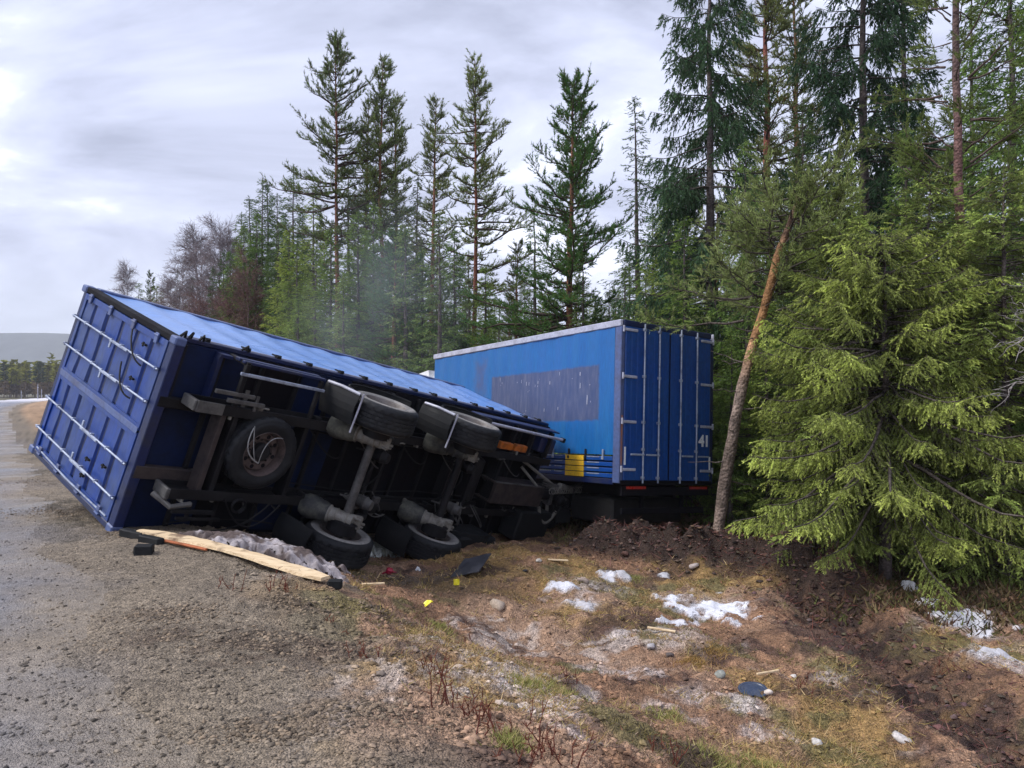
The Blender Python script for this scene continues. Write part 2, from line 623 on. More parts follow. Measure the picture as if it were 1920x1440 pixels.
def hgt(x, y):
    x = np.asarray(x, float); y = np.asarray(y, float)
    n, s = road_n(x, y)
    far = sm(60, 200, np.hypot(x, y))
    h = -0.95 * sm(1.2, 5.0, n) - 0.35 * sm(5, 10, n) + 0.9 * sm(16, 45, n)
    h = h * (1 - far) - 0.55 * sm(-7.6, -9.5, n)
    dist = np.hypot(x, y)
    nearf = sm(60, 20, dist)
    off = sm(1.0, 2.6, n + 0.8 * (fbm(x * 0.8, y * 0.8, 3, 2) - 0.5))
    rough = (fbm(x * 0.55, y * 0.55, 11, 3) - 0.5) * 0.36 + (fbm(x * 2.6, y * 2.6, 15, 4, 0.62) - 0.5) * 0.22 + (fbm(x * 9, y * 9, 19, 3, .6) - 0.5) * 0.085
    h = h + off * rough * nearf
    # churned gravel on the shoulder
    ch = sm(0.5, 0.66, fbm(x * 0.7 + 4, y * 0.7, 29, 3)) * (1 - off) * sm(0.2, 1.0, n)
    h = h + ((fbm(x * 7, y * 7, 33, 3, .6) - 0.5) * 0.10 * ch + (fbm(x * 0.9, y * 0.9, 37, 2) - 0.5) * 0.03) * nearf
    h = h + (fbm(x * 18, y * 18, 39, 2) - 0.5) * 0.012 * (1 - off) * sm(20, 8, dist)
    f = furrow(x, y)
    h = h - 0.3 * np.exp(-(f / 0.42) ** 2) + 0.10 * np.exp(-((f - 0.85) / 0.25) ** 2)
    h = h + np.exp(-(f / 0.6) ** 2) * (fbm(x * 7, y * 7, 41, 3) - 0.5) * 0.22
    m = mound(x, y)
    h = h + m * (0.58 + (fbm(x * 3, y * 3, 43, 4, .6) - 0.5) * 0.9)
    # rise of spoil at the front of the overturned trailer
    h = h + 0.16 * np.exp(-(((x - 0.55) / 1.0) ** 2 + ((y - 11.6) / 0.9) ** 2))
    h = h + 0.17 * np.exp(-(((x + 0.25) / 0.45) ** 2 + ((y - 9.4) / 0.35) ** 2))
    return h


CP, SP = math.cos(PITCH), math.sin(PITCH)


def ray(px, py):
    a, b = (px - 960) / F, (py - 720) / F
    return np.array([a, CP + b * SP, SP - b * CP])      # cam (a, b down, 1) -> world


def gpix(px, py):
    """point of the ground seen at a pixel of the photograph"""
    d = ray(px, py)
    t = np.concatenate([np.arange(2, 40, 0.02), np.arange(40, 400, 0.5)])
    z = EYE + d[2] * t - hgt(d[0] * t, d[1] * t)
    k = np.argmax(z < 0) if (z < 0).any() else len(t) - 1
    p = d * t[k]
    return np.array([p[0], p[1], float(hgt(p[0], p[1]))])


def at(px, Y):
    """ground point at pixel column px and depth Y"""
    x = (px - 960) / F * Y
    return np.array([x, Y, float(hgt(x, Y))])


# polar sheet, dense in front of the camera
th = np.concatenate([np.linspace(-180, -44, 40)[:-1], np.linspace(-44, 44, 440)[:-1], np.linspace(44, 180, 40)[:-1]])
th = np.radians(th)
rr = np.concatenate([np.linspace(0.15, 2.2, 10)[:-1], 2.2 * (24 / 2.2) ** np.linspace(0, 1, 440)[:-1], 24 * (5000 / 24) ** np.linspace(0, 1, 70)])
T, Rr = np.meshgrid(th, rr)
GX, GY = Rr * np.sin(T), Rr * np.cos(T)
GZ = hgt(GX, GY)
na, nr = len(th), len(rr)


def lerp(a, b, t):
    return a + (np.asarray(b) - a) * t[..., None]


FROST = []
DARK = []


def ground_color(x, y):
    n, s = road_n(x, y)
    dist = np.hypot(x, y)
    wob = fbm(x * 0.9, y * 0.9, 51, 4)
    w2 = fbm(x * 3.1, y * 3.1, 55, 4)
    w3 = fbm(x * 0.45 + 5, y * 0.45, 57, 3)
    w4 = fbm(x * 8, y * 8, 59, 3)
    road = np.broadcast_to(np.array([0.155, 0.165, 0.205]), (*x.shape, 3))
    c = road * (0.78 + 0.5 * wob[..., None])
    c = lerp(c, np.array([0.32, 0.27, 0.27]), sm(0.5, 0.72, w3) * 0.5)
    # olive-brown gravel shoulder
    shl = np.array([0.20, 0.158, 0.11]) * (0.75 + 0.55 * w2[..., None])
    c = lerp(c, shl, sm(-1.3, 0.9, n + 2.2 * (wob - 0.5)) * 0.92)
    dark = sm(0.52, 0.68, fbm(x * 0.7 + 4, y * 0.7, 29, 3)) * sm(0.2, 0.8, n) * sm(0.42, 0.55, w4)
    c = lerp(c, np.array([0.075, 0.062, 0.045]), dark * 0.75)
    for tn in (-0.35, -2.3):            # wheel tracks worn into the gravel
        c = lerp(c, c * np.array([.72, .74, .80]), np.exp(-((n - tn - .25 * (w3 - .5)) / .28) ** 2) * .7)
    for (qx, qy, rx, ry, am) in DARK:
        d_ = np.hypot((x - qx) / rx, (y - qy) / ry) + 1.4 * (w2 - .5)
        c = lerp(c, np.array([.085, .062, .045]) * (.6 + .8 * w4[..., None]), sm(1.0, .4, d_) * sm(.36, .56, w4 * .6 + w2 * .4) * am)
    # disturbed soil
    t0_ = 1.1 + .2 * np.clip(dist - 3, 0, 5)
    off = sm(t0_, t0_ + 1.1, n + 1.5 * (wob - 0.5))
    soil = np.array([0.250, 0.142, 0.084]) * (0.45 + 1.0 * w2[..., None])
    soil = lerp(soil, np.array([0.33, 0.215, 0.145]), sm(0.48, 0.66, wob) * 0.75)
    soil = lerp(soil, np.array([0.27, 0.17, 0.06]), sm(0.53, 0.64, fbm(x * 1.1 + 9, y * 1.1, 63, 4)) * 0.8)
    soil = lerp(soil, np.array([0.13, 0.115, 0.045]), sm(0.64, 0.70, fbm(x * 1.3 - 3, y * 1.3, 65, 4)) * 0.8)
    soil = lerp(soil, np.array([0.055, 0.032, 0.028]), sm(0.56, 0.66, fbm(x * 2.0 + 3, y * 2.0, 67, 4)) * 0.75)
    pale = sm(0.555, 0.62, fbm(x * 0.75 + 2, y * 0.75 - 6, 69, 4)) * sm(0.40, 0.58, w4) * sm(11.5, 9, dist)
    soil = lerp(soil, np.array([0.46, 0.39, 0.35]), pale * 0.7)
    grit = sm(0.40, 0.56, fbm(x * 9, y * 9, 73, 4, .65))
    for (qx, qy, rx, ry, am) in FROST:
        d_ = np.hypot((x - qx) / rx, (y - qy) / ry) + 1.1 * (w2 - .5)
        soil = lerp(soil, np.array([0.62, 0.55, 0.53]), sm(1.05, .35, d_) * (.10 + .90 * grit) * am * .75)
    c = lerp(c, soil, off)
    f = furrow(x, y)
    c = lerp(c, np.array([0.040, 0.024, 0.020]) * 1.0, np.exp(-(f / 0.66) ** 4) * (0.55 + 0.45 * sm(0.35, 0.6, w4)))
    c = lerp(c, np.array([0.042, 0.026, 0.020]), sm(0.12, 0.45, mound(x, y)))
    # oily dark patch under the wheels
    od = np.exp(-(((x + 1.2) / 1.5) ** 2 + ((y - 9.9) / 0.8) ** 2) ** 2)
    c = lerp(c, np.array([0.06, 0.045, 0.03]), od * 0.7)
    # dead moss and heather under the trees, darker needle litter far in
    c = lerp(c, np.array([0.09, 0.06, 0.035]) * (0.6 + 0.8 * w2[..., None]), sm(11.5, 14.5, n) * off)
    # dry verge beyond the trailer
    vg = sm(16, 24, dist) * sm(1.0, 1.8, n) * sm(14, 9, n)
    c = lerp(c, np.array([0.42, 0.27, 0.16]) * (0.6 + 0.8 * w2[..., None]), vg * 0.85)
    c = lerp(c, np.array([0.10, 0.09, 0.05]), sm(-8, -10, n))
    c = lerp(c, np.array([0.62, 0.60, 0.64]), sm(130, 190, dist) * sm(-8, -7.4, n) * sm(1.6, 0.9, n))  # far stretch of road paled in colour for snow and wet glare
    return c


for (px, py, rx, ry, am) in ((1190, 1190, .5, .25, .7), (1085, 1128, .35, .3, .7), (965, 1320, .55, .3, .9), (880, 1255, .4, .35, .8), (1165, 1262, .5, .5, .75), (1345, 1310, .45, .35, .8), (1440, 1385, .4, .25, .7), (1870, 1225, .5, .5, .7),
                            (1345, 1145, .7, .7, .6), (1800, 1165, .8, .8, .6), (1100, 1100, .6, .5, .6), (1250, 1330, .5, .2, .5), (800, 1215, .4, .25, .5), (1060, 1370, .3, .15, .6)):
    p_ = gpix(px, py)
    FROST.append((p_[0], p_[1], rx, ry, am))
for (px, py, rx, ry, am) in ((430, 1195, 1.0, .45, .9), (600, 1215, .8, .5, .9), (720, 1150, .6, .45, .8), (330, 1150, .5, .3, .6), (560, 1130, .5, .3, .7), (120, 960, 1.3, .6, .6), (260, 1000, .6, .4, .7), (150, 900, 1.6, .8, .5), (690, 1330, .45, .25, .6), (520, 1370, .4, .2, .5)):
    p_ = gpix(px, py)
    DARK.append((p_[0], p_[1], rx, ry, am))
GC = ground_color(GX, GY)
SNOW = [(1340, 1148, .60, .75, 1.0, 'brightest old snow patch in the middle of the churned ground'),
        (1268, 1170, .34, .20, .9, 'thin snow tongue running left from the brightest snow patch'),
        (1135, 1078, .16, .34, .9, 'small snow patch nearest below the drawbar'),
        (1172, 1078, .12, .14, .8, 'little snow spot right of the patch below the drawbar'),
        (1245, 1080, .12, .16, .8, 'small snow spot left of the pale angular rock'),
        (1055, 1100, .24, .20, .95, 'ragged snow patch right of the yellow tags'),
        (1095, 1138, .24, .16, .8, 'thin snow streak below the ragged snow patch'),
        (1800, 1165, .42, .42, .95, 'old snow at the foot of the right-hand spruce beyond the furrow'),
        (1742, 1130, .18, .22, .9, 'smaller snow bit left of the snow beyond the furrow'),
        (1870, 1222, .30, .22, .8, 'scattered snow near the right edge beyond the furrow')]
sgrit = fbm(GX * 7, GY * 7, 301, 4, .68)
sedge = fbm(GX * 2.4, GY * 2.4, 303, 4, .6)
sid = np.full(GX.shape, -1)
for k_, (px, py, rx, ry, am, lab_) in enumerate(SNOW):
    p_ = gpix(px, py)
    d_ = 1 - np.hypot((GX - p_[0]) / rx, (GY - p_[1]) / ry) + 1.5 * (sedge - .5)
    amt = sm(.08, .30, d_ + 1.3 * (sgrit - .5)) * (np.hypot((GX - p_[0]) / rx, (GY - p_[1]) / ry) < 1.7)
    GC = lerp(GC, np.array([.70, .71, .78]) * (am * (.86 + .14 * am)), amt * am)
    GZ = GZ + .03 * amt
    sid[amt > .45] = k_
V = np.stack([GX, GY, GZ], -1).reshape(-1, 3)
sidf = sid.reshape(-1)
gcol = GC.reshape(-1, 3)
i, j = np.meshgrid(np.arange(nr - 1), np.arange(na), indexing='ij')
j2 = (j + 1) % na
Q = np.stack([i * na + j, i * na + j2, (i + 1) * na + j2, (i + 1) * na + j], -1).reshape(-1, 4)[:, ::-1][:, ::-1]
cn, cs = road_n(V[Q, 0].mean(1), V[Q, 1].mean(1))
edge = 0.55 + 0.9 * (fbm(V[Q, 0].mean(1) * 0.9, V[Q, 1].mean(1) * 0.9, 71, 3) - 0.5)
isroad = (cn < edge) & (cn > -7.5)


def sub(name, mask, mat, **k):
    q = Q[mask]
    u, inv = np.unique(q, return_inverse=True)
    me = mesh_np(name, V[u], inv.reshape(q.shape), mat, gcol[u], smooth=True)
    return link(name, me, **k)


qs = sidf[Q]
qsnow = np.where((qs == qs[:, :1]).all(1), qs[:, 0], -1)
for k_, s_ in enumerate(SNOW):
    if (qsnow == k_).sum() > 3:
        sub('snow_patch', qsnow == k_, M['snow'], label=s_[5], cat='snow')
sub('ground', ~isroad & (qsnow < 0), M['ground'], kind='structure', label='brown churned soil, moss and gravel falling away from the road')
sub('road', isroad, M['road'], kind='structure', label='wet grey gravel road running off to the left')

# forested hills far away
hx = np.linspace(-6000, 6000, 160)
ridge = 205 + 75 * (fbm(hx / 900, hx * 0, 81, 3) - 0.5) + 12 * (fbm(hx / 150, hx * 0, 83, 3) - 0.5)
rows = []
for k, fr in enumerate(np.linspace(0, 1, 10)):
    rows.append(np.stack([hx, 1900 + 560 * fr + 0 * hx, -6 + (ridge + 6) * sm(0, 1, np.full_like(hx, fr)) + 0 * hx], -1))
for fr in (0.6, 0.2, 0):
    rows.append(np.stack([hx, 2900 + 400 * (1 - fr) + 0 * hx, -6 + (ridge + 6) * fr], -1))
P = np.array(rows)
a_, b_ = P.shape[:2]
q = np.array([(i * b_ + j, i * b_ + j + 1, (i + 1) * b_ + j + 1, (i + 1) * b_ + j) for i in range(a_ - 1) for j in range(b_ - 1)])
link('hills', mesh_np('hills', P.reshape(-1, 3), q, M['hill'], np.tile([0.07, 0.08, 0.07], (a_ * b_, 1)), True), kind='structure', label='low forested ridge under the cloud')

# ------------------------------------------------------------------ overturned trailer
def pose(R, t):
    """rows R: axes in camera coordinates (right, down, forward) -> world matrix"""
    K = np.array([[1, 0, 0], [0, SP, CP], [0, -CP, SP]])
    Rw, tw = K @ np.array(R), K @ np.array(t) + np.array([0, 0, EYE])
    m = Matrix.Identity(4)
    for a in range(3):
        for b in range(3):
            m[a][b] = Rw[a, b]
        m[a][3] = tw[a]
    return m


TM = pose([[0.5829, -0.3450, -0.7357], [0.1718, 0.9373, -0.3034], [0.7942, 0.0504, 0.6055]], [-4.411, 0.591, 8.896])
HW, BH, BL = 1.234, 2.63, 8.2          # local: x rear->front, y towards the side lying down, z towards the roof
tr = empty('cargo_trailer', TM, label='overturned blue trailer lying on its side with underside and wheels showing', cat='trailer')

# floor and body shell
for k in range(9):
    x0 = 0.10 + k * 0.9
    mb = MB(); mb.box((x0 + .006, -HW + .05, -0.02), (x0 + 0.894, HW - .05, 0.03))
    mb.obj('floor_panel', M['floor_blue'] if k in (0, 2) else M['floor_dark'], tr)
mb = MB(); mb.box((0.1, -HW + .045, BH - .05), (BL, HW - .045, BH)); mb.obj('roof_panel', M['rail_grey'], tr)
mb = MB(); mb.box((BL - .06, -HW + .02, 0.04), (BL - .0, HW - .02, BH - .06))
for k in range(9):
    mb.box((BL + .001, -HW + .12 + k * .26, 0.1), (BL + .03, -HW + .2 + k * .26, BH - .15))
mb.obj('front_wall', M['deep_blue'], tr)


def curtain(y, s, name_mat):
    nx, nzz = 120, 24
    xs, zs = np.linspace(0.16, BL - .1, nx), np.linspace(0.10, BH - .10, nzz)
    X_, Z_ = np.meshgrid(xs, zs, indexing='ij')
    out = s * (0.012 * np.sin(X_ * 9.5 + 2 * fbm(X_, Z_, 91, 2)) + 0.05 * (fbm(X_ * 0.8, Z_ * 0.9, 93, 3) - .5) - 0.03 * np.sin(np.pi * (Z_ - .1) / (BH - .2)))
    Y_ = y + out
    mb = MB()
    P = np.stack([X_, Y_, Z_], -1)
    mb.grid(P if s > 0 else P[::-1])
    P2 = P.copy(); P2[..., 1] -= s * 0.006
    mb.grid(P2[::-1] if s > 0 else P2)
    return mb.obj('side_curtain', name_mat, tr, smooth=True)


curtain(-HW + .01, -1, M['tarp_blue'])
curtain(HW - .01, 1, M['curtain_blue'])
for s in (-1, 1):
    mb = MB()
    mb.box((0.12, s * (HW - .045), 0.03), (BL - .02, s * (HW + .012), 0.13), 0.008)
    mb.obj('side_rail', M['deep_blue'] if s < 0 else M['floor_dark'], tr)
    mb = MB(); mb.box((0.12, s * (HW - .04), BH - .12), (BL, s * (HW + .015), BH + .01), 0.01)
    mb.obj('roof_rail', M['post_grey'], tr)
    # pale welt along the foot of the curtain
    mb = MB(); mb.tube([(0.16, s * (HW + .012), 0.145), (BL * .5, s * (HW + .014), 0.15), (BL - .1, s * (HW + .012), 0.145)], 0.009, 6)
    mb.obj('curtain_welt', M['rail_grey'], tr)
# buckles with straps
bk = MB(); bk.box((-.035, -.02, -.05), (.035, .02, .015), .006); bk.box((-.018, -.012, .015), (.018, .006, .12)); bk.box((-.05, -.028, -.018), (.05, -.018, -.004))
bm_ = bk.mesh('curtain_buckle', M['black_rubber'])
for s in (-1, 1):
    for k in range(15):
        o = link('curtain_buckle', bm_, tr)
        o.location = (0.45 + k * 0.53 + (0.05 if k % 3 == 1 else 0), s * (HW + .03), 0.10)
        o.rotation_euler = (0, 0, 0 if s < 0 else math.pi)
# battered edge pieces near the rear corner of the upper side
mb = MB()
for a, b_ in (((.05, -.02), (.13, .02)), ((.17, .0), (.21, .03)), ((.30, -.01), (.36, .0)), ((.9, 0.01), (1.02, .03))):
    mb.tube([(a[0], -HW - .02, a[1]), ((a[0] + b_[0]) / 2, -HW - .09, a[1] - .03), (b_[0], -HW - .02, b_[1])], .018, 6)
mb.obj('lashing_hooks', M['black_rubber'], tr, kind='stuff')

# rear frame
mb = MB()
mb.box((-.03, -HW - .005, 0.0), (.12, -HW + .075, BH), .01)
mb.obj('rear_post', M['floor_dark'], tr)
mb = MB(); mb.box((-.03, HW - .075, 0.0), (.12, HW + .005, BH), .01)
mb.obj('rear_post', M['deep_blue'], tr)
mb = MB(); mb.box((-.028, -HW + .077, -0.12), (.10, HW - .077, .03), .01)
mb.obj('rear_sill', M['deep_blue'], tr)
mb = MB(); mb.box((-.028, -HW + .077, BH - .09), (.12, HW - .077, BH + .0), .01)
mb.obj('rear_header', M['deep_blue'], tr)
for y in (-1, 1):
    for z in (-.06, BH - .02):
        mb = MB(); mb.box((-.045, y * (HW - .09), z - .07), (.10, y * (HW + .012), z + .085), .015); mb.obj('corner_casting', M['post_grey'], tr)


def door(y0, y1, side):
    """corrugated leaf: profile runs across the height, ribs run across the leaf"""
    mb = MB()
    z0, z1 = 0.045, BH - .10
    fr = 0.075
    # stiff border
    mb.box((-.035, y0, z0), (-.002, y1, z0 + fr), .004)
    mb.box((-.035, y0, z1 - fr), (-.002, y1, z1), .004)
    mb.box((-.034, y0, z0 + fr), (-.003, y0 + fr, z1 - fr))
    mb.box((-.034, y1 - fr, z0 + fr), (-.003, y1, z1 - fr))
    d = mb.obj('door', M['door_blue'], tr)
    # panel between the border, with grooves
    zs, xs = [z0 + fr], [-.014]
    for c in (0.42, 0.86, 1.30, 1.74, 2.16):
        zs += [c - .055, c - .03, c + .03, c + .055]
        xs += [-.012, .024, .024, -.012]
    zs.append(z1 - fr); xs.append(-.014)
    ys = np.linspace(y0 + fr, y1 - fr, 14)
    P = np.zeros((len(zs), len(ys), 3))
    for a in range(len(zs)):
        for b in range(len(ys)):
            dent = 0.03 * (fbm(np.array([zs[a] * 2.2]), np.array([ys[b] * 2.2]), 95, 2)[0] - .5)
            P[a, b] = (xs[a] + dent, ys[b], zs[a])
    mb = MB(); mb.grid(P[:, ::-1])
    mb.obj('corrugated_sheet', M['door_blue'], d)
    # dark groove strips lie in the recesses
    for c in (0.42, 0.86, 1.30, 1.74, 2.16):
        mb = MB(); mb.box((.008, y0 + fr + .01, c - .026), (.020, y1 - fr - .01, c + .026)); mb.obj('rib', M['deep_blue'], d)
    for z in (0.3, 0.95, 1.65, 2.3):
        yh = y0 if side < 0 else y1
        mb = MB(); mb.box((-.06, yh - .03, z - .04), (-.037, yh + .10 * (1 if side < 0 else -1) + (.0), z + .04), .006)
        mb.tube([(-.055, yh, z - .05), (-.055, yh, z + .05)], .016, 8)
        mb.obj('hinge', M['post_grey'], d)
    return d


door(-HW + .082, -.012, -1)
door(.012, HW - .082, 1)
mb = MB(); mb.box((-.044, -.05, .05), (-.037, .03, BH - .11), .003); mb.obj('centre_seal', M['post_grey'], tr)
for y, hs in ((-.80, 1), (-.39, 1), (.40, -1), (.84, -1)):
    mb = MB(); mb.tube([(-.075, y, .0), (-.075, y + .004, 1.3), (-.075, y, BH - .02)], .013, 10)
    lb = mb.obj('lock_bar', M['galv'], tr, smooth=True)
    for z in (.05, .55, 1.02, 1.62, 2.15, BH - .07):
        mb = MB(); mb.box((-.09, y - .022, z - .018), (-.037, y + .022, z + .018), .006); mb.obj('bracket', M['galv'] if z > .1 else M['post_grey'], lb)
    mb = MB(); mb.box((-.11, y - .01, .78), (-.095, y + .018, 1.3), .004); mb.box((-.1, y - .02, 1.26), (-.08, y + .1 * hs, 1.3), .004)
    mb.obj('handle', M['galv'], lb)
mb = MB(); mb.tube([(-.04, HW - .13, .1), (-.06, HW - .12, 1.3), (-.04, HW - .13, 2.45)], .012, 8); mb.obj('lower_seal', M['galv'], tr)


def arc(p, q, sag, n=14):
    p, q, sag = np.array(p, float), np.array(q, float), np.array(sag, float)
    t = np.linspace(0, 1, n)[:, None]
    return p + (q - p) * t + sag * 4 * t * (1 - t)


mb = MB(); mb.tube(arc((-.05, -1.06, .93), (-.06, -.72, .42), (-.06, .06, -.05)), .011, 6); mb.obj('hose', M['black_rubber'], tr)
mb = MB(); mb.tube(arc((-.05, -.62, .93), (-.06, -.30, .42), (-.06, .08, -.05)), .011, 6); mb.obj('hose', M['black_rubber'], tr)
for y, z in ((-.97, .52), (-.52, .55), (.62, .5), (.92, .95), (.70, .95)):
    mb = MB(); mb.box((-.07, y - .012, z - .05), (-.036, y + .014, z + .05), .004); mb.box((-.075, y - .03, z - .01), (-.06, y + .03, z + .01)); mb.obj('door_catch', M['black_rubber'], tr)

# body sub-frame beams and cross bearers
for y, w_, m_ in ((-.52, .13, 'chassis'), (.36, .16, 'chassis_brown')):
    mb = MB(); mb.box((-.0, y, -.13), (1.02, y + w_, -.025), .008)
    mb.obj('body_beam', M[m_], tr)
for k in range(13):
    x = 0.62 + k * .6
    mb = MB(); mb.box((x, -HW + .08, -.085), (x + .05, HW - .08, -.022), .004); mb.obj('cross_bearer', M['chassis'], tr)
# fold in the floor near the rear with a dark blue locker beyond it
mb = MB(); mb.box((.55, -HW + .06, -.14), (.60, -.53, -.022)); mb.box((.55, -HW + .06, -.16), (.72, -HW + .10, -.022)); mb.obj('floor_bracket', M['deep_blue'], tr)
mb = MB(); mb.box((.10, -HW + .06, -.022), (.14, -.54, -.10)); mb.obj('floor_bracket', M['chassis'], tr)

# chassis rails (I-section)
for s in (-1, 1):
    y = s * .555
    mb = MB()
    mb.box((.28, y - .065, -.465), (7.95, y + .065, -.445), .004)
    mb.box((.28, y - .065, -.17), (7.95, y + .065, -.15), .004)
    mb.box((.28, y - .008, -.445), (7.95, y + .008, -.17))
    mb.obj('chassis_rail', M['chassis'], tr)
mb = MB(); mb.box((.27, -.63, -.49), (.62, -.49, -.468), .004); mb.box((.24, -.625, -.47), (.30, -.49, -.16), .01); mb.obj('rail_end', M['dusty_steel'], tr)
mb = MB(); mb.box((.26, .49, -.48), (.31, .63, -.16), .01); mb.tube([(.2, .62, -.3), (.34, .70, -.52), (.6, .66, -.50)], .035, 8); mb.obj('rail_end', M['dusty_steel'], tr)
mb = MB()
mb.box((.45, -.80, -.47), (1.0, -.75, -.43), .005); mb.box((.62, -.72, -.50), (1.15, -.67, -.46), .005); mb.box((.85, -.85, -.46), (.9, -.63, -.44)); mb.box((1.02, -.80, -.47), (1.06, -.60, -.45))
mb.obj('rear_bumper_bracket', M['dusty_steel'], tr)
mb = MB()
mb.box((.4, .74, -.50), (.95, .79, -.46), .005); mb.box((.5, .85, -.47), (1.1, .89, -.43), .005); mb.box((.6, .66, -.47), (.65, .9, -.45))
mb.obj('rear_bumper_bracket', M['chassis'], tr)
for x, m_ in ((.66, 'chassis_brown'), (.83, 'chassis'), (1.93, 'chassis'), (3.35, 'chassis'), (3.55, 'chassis'), (5.15, 'chassis'), (5.75, 'chassis'), (6.45, 'chassis')):
    mb = MB(); mb.box((x, -.545, -.42), (x + .07, .545, -.36), .006); mb.box((x, -.545, -.36), (x + .015, .545, -.2)); mb.obj('crossmember', M[m_], tr)


def wheel(parent, c, axis, R_=.5, W_=.37, dusty=True, name='wheel', rimmat='rim'):
    """axis points to the outer face"""
    w = empty(name)
    w.parent = parent
    w.location = c
    a = np.array(axis, float)
    g, h = R_, W_ / 2
    prof = [(-h * .86, g * .60), (-h, g * .70), (-h * 1.0, g * .88), (-h * .9, g * .955), (-h * .78, g * .985)]
    for k in range(5):                    # ribs and grooves of the tread
        z = (-.70 + k * .30) * h
        prof += [(z, g), (z + .20 * h, g), (z + .215 * h, g * .965), (z + .285 * h, g * .965)]
    prof = prof[:-2] + [(h * .78, g * .985), (h * .9, g * .955), (h, g * .88), (h, g * .70), (h * .86, g * .60)]
    mb = MB(); mb.lathe((0, 0, 0), a, prof, 96)
    Vt = mb.V[0]
    kk = np.arange(len(Vt)) % 96
    dist_ = Vt @ (a / np.linalg.norm(a))
    rad_ = np.linalg.norm(Vt - dist_[:, None] * a, axis=1)
    cut = (rad_ > g * .98) & ((kk + (np.floor((dist_ + h) / (.3 * h)).astype(int) * 2)) % 4 == 0)
    Vt[cut] = dist_[cut, None] * a + (Vt[cut] - dist_[cut, None] * a) * .972
    t_ = mb.obj('tyre', M['tyre'], w, smooth=True)
    for s in (-1, 1):
        mb = MB(); mb.lathe((0, 0, 0), a * s, [(h + .001, g * .875), (h + .007, g * .86), (h + .012, g * .80), (h + .009, g * .73), (h * .90, g * .61)], 48)
        mb.obj('sidewall', M['sidewall'] if dusty else M['tyre'], t_, smooth=True)
    mb = MB()
    mb.lathe((0, 0, 0), a, [(h * .93, g * .615), (h * .97, g * .60), (h * .85, g * .575), (h * .35, g * .55), (-h * .3, g * .54), (-h * .85, g * .575), (-h * .97, g * .60), (-h * .93, g * .615)], 40)
    mb.lathe((0, 0, 0), a, [(h * .1, g * .55), (h * .28, g * .50), (h * .30, g * .36), (h * .12, g * .30), (h * .12, 0.001)], 40)
    rm = mb.obj('rim', M[rimmat], w, smooth=True)
    mb = MB(); mb.lathe((0, 0, 0), a, [(h * .1, .12), (h * .6, .115), (h * .72, .09), (h * .74, .001)], 20)
    mb.obj('hub', M['chassis'], w, smooth=True)
    u = np.cross(a, (0.3, 0.5, 0.81)); u /= np.linalg.norm(u); v = np.cross(a, u)
    nut = MB()
    for k in range(10):
        q = g * .335 * (u * math.cos(k * .628) + v * math.sin(k * .628))
        nut.tube([q + a * h * .12, q + a * h * .34], .016, 6)
    nut.obj('wheel_nuts', M['chassis'], rm, kind='stuff')
    # dark slots of the disc
    sl = MB()
    for k in range(8):
        q = g * .43 * (u * math.cos(k * .785) + v * math.sin(k * .785))
        sl.lathe(q, a, [(h * .302, .03), (h * .304, .001)], 10)
    sl.obj('rim_slots', M['floor_dark'], rm, kind='stuff')
    return w


for x in (2.75, 4.72):
    wheel(tr, (x, -.965, -.88), (0, -1, 0))
    wheel(tr, (x, .985, -.90), (0, 1, 0))
# spare wheel slung under the floor, hollow side out
sp_ = wheel(tr, (1.36, -.08, -.38), (0, 0, -1), .495, .34, False, 'spare_wheel', 'rim_rust')
mb = MB(); mb.tube([(1.36, -.58, -.30), (1.36, -.50, -.22)], .03, 8); mb.box((1.30, -.50, -.23), (1.42, .50, -.20), .005); mb.box((1.0, -.03, -.235), (1.72, .03, -.205)); mb.obj('spare_wheel_carrier', M['chassis'], tr)
mb = MB()
mb.tube(arc((1.05, -.42, -.57), (1.25, .02, -.62), (-.12, .05, -.03), 10), .008, 6)
mb.tube(arc((1.25, .02, -.62), (1.50, -.34, -.60), (-.10, -.12, -.04), 12), .006, 6)
mb.tube(arc((1.06, -.44, -.56), (1.20, .0, -.60), (-.02, .02, -.02), 10), .006, 6)
mb.obj('hanging_cable', M['wire'], tr)

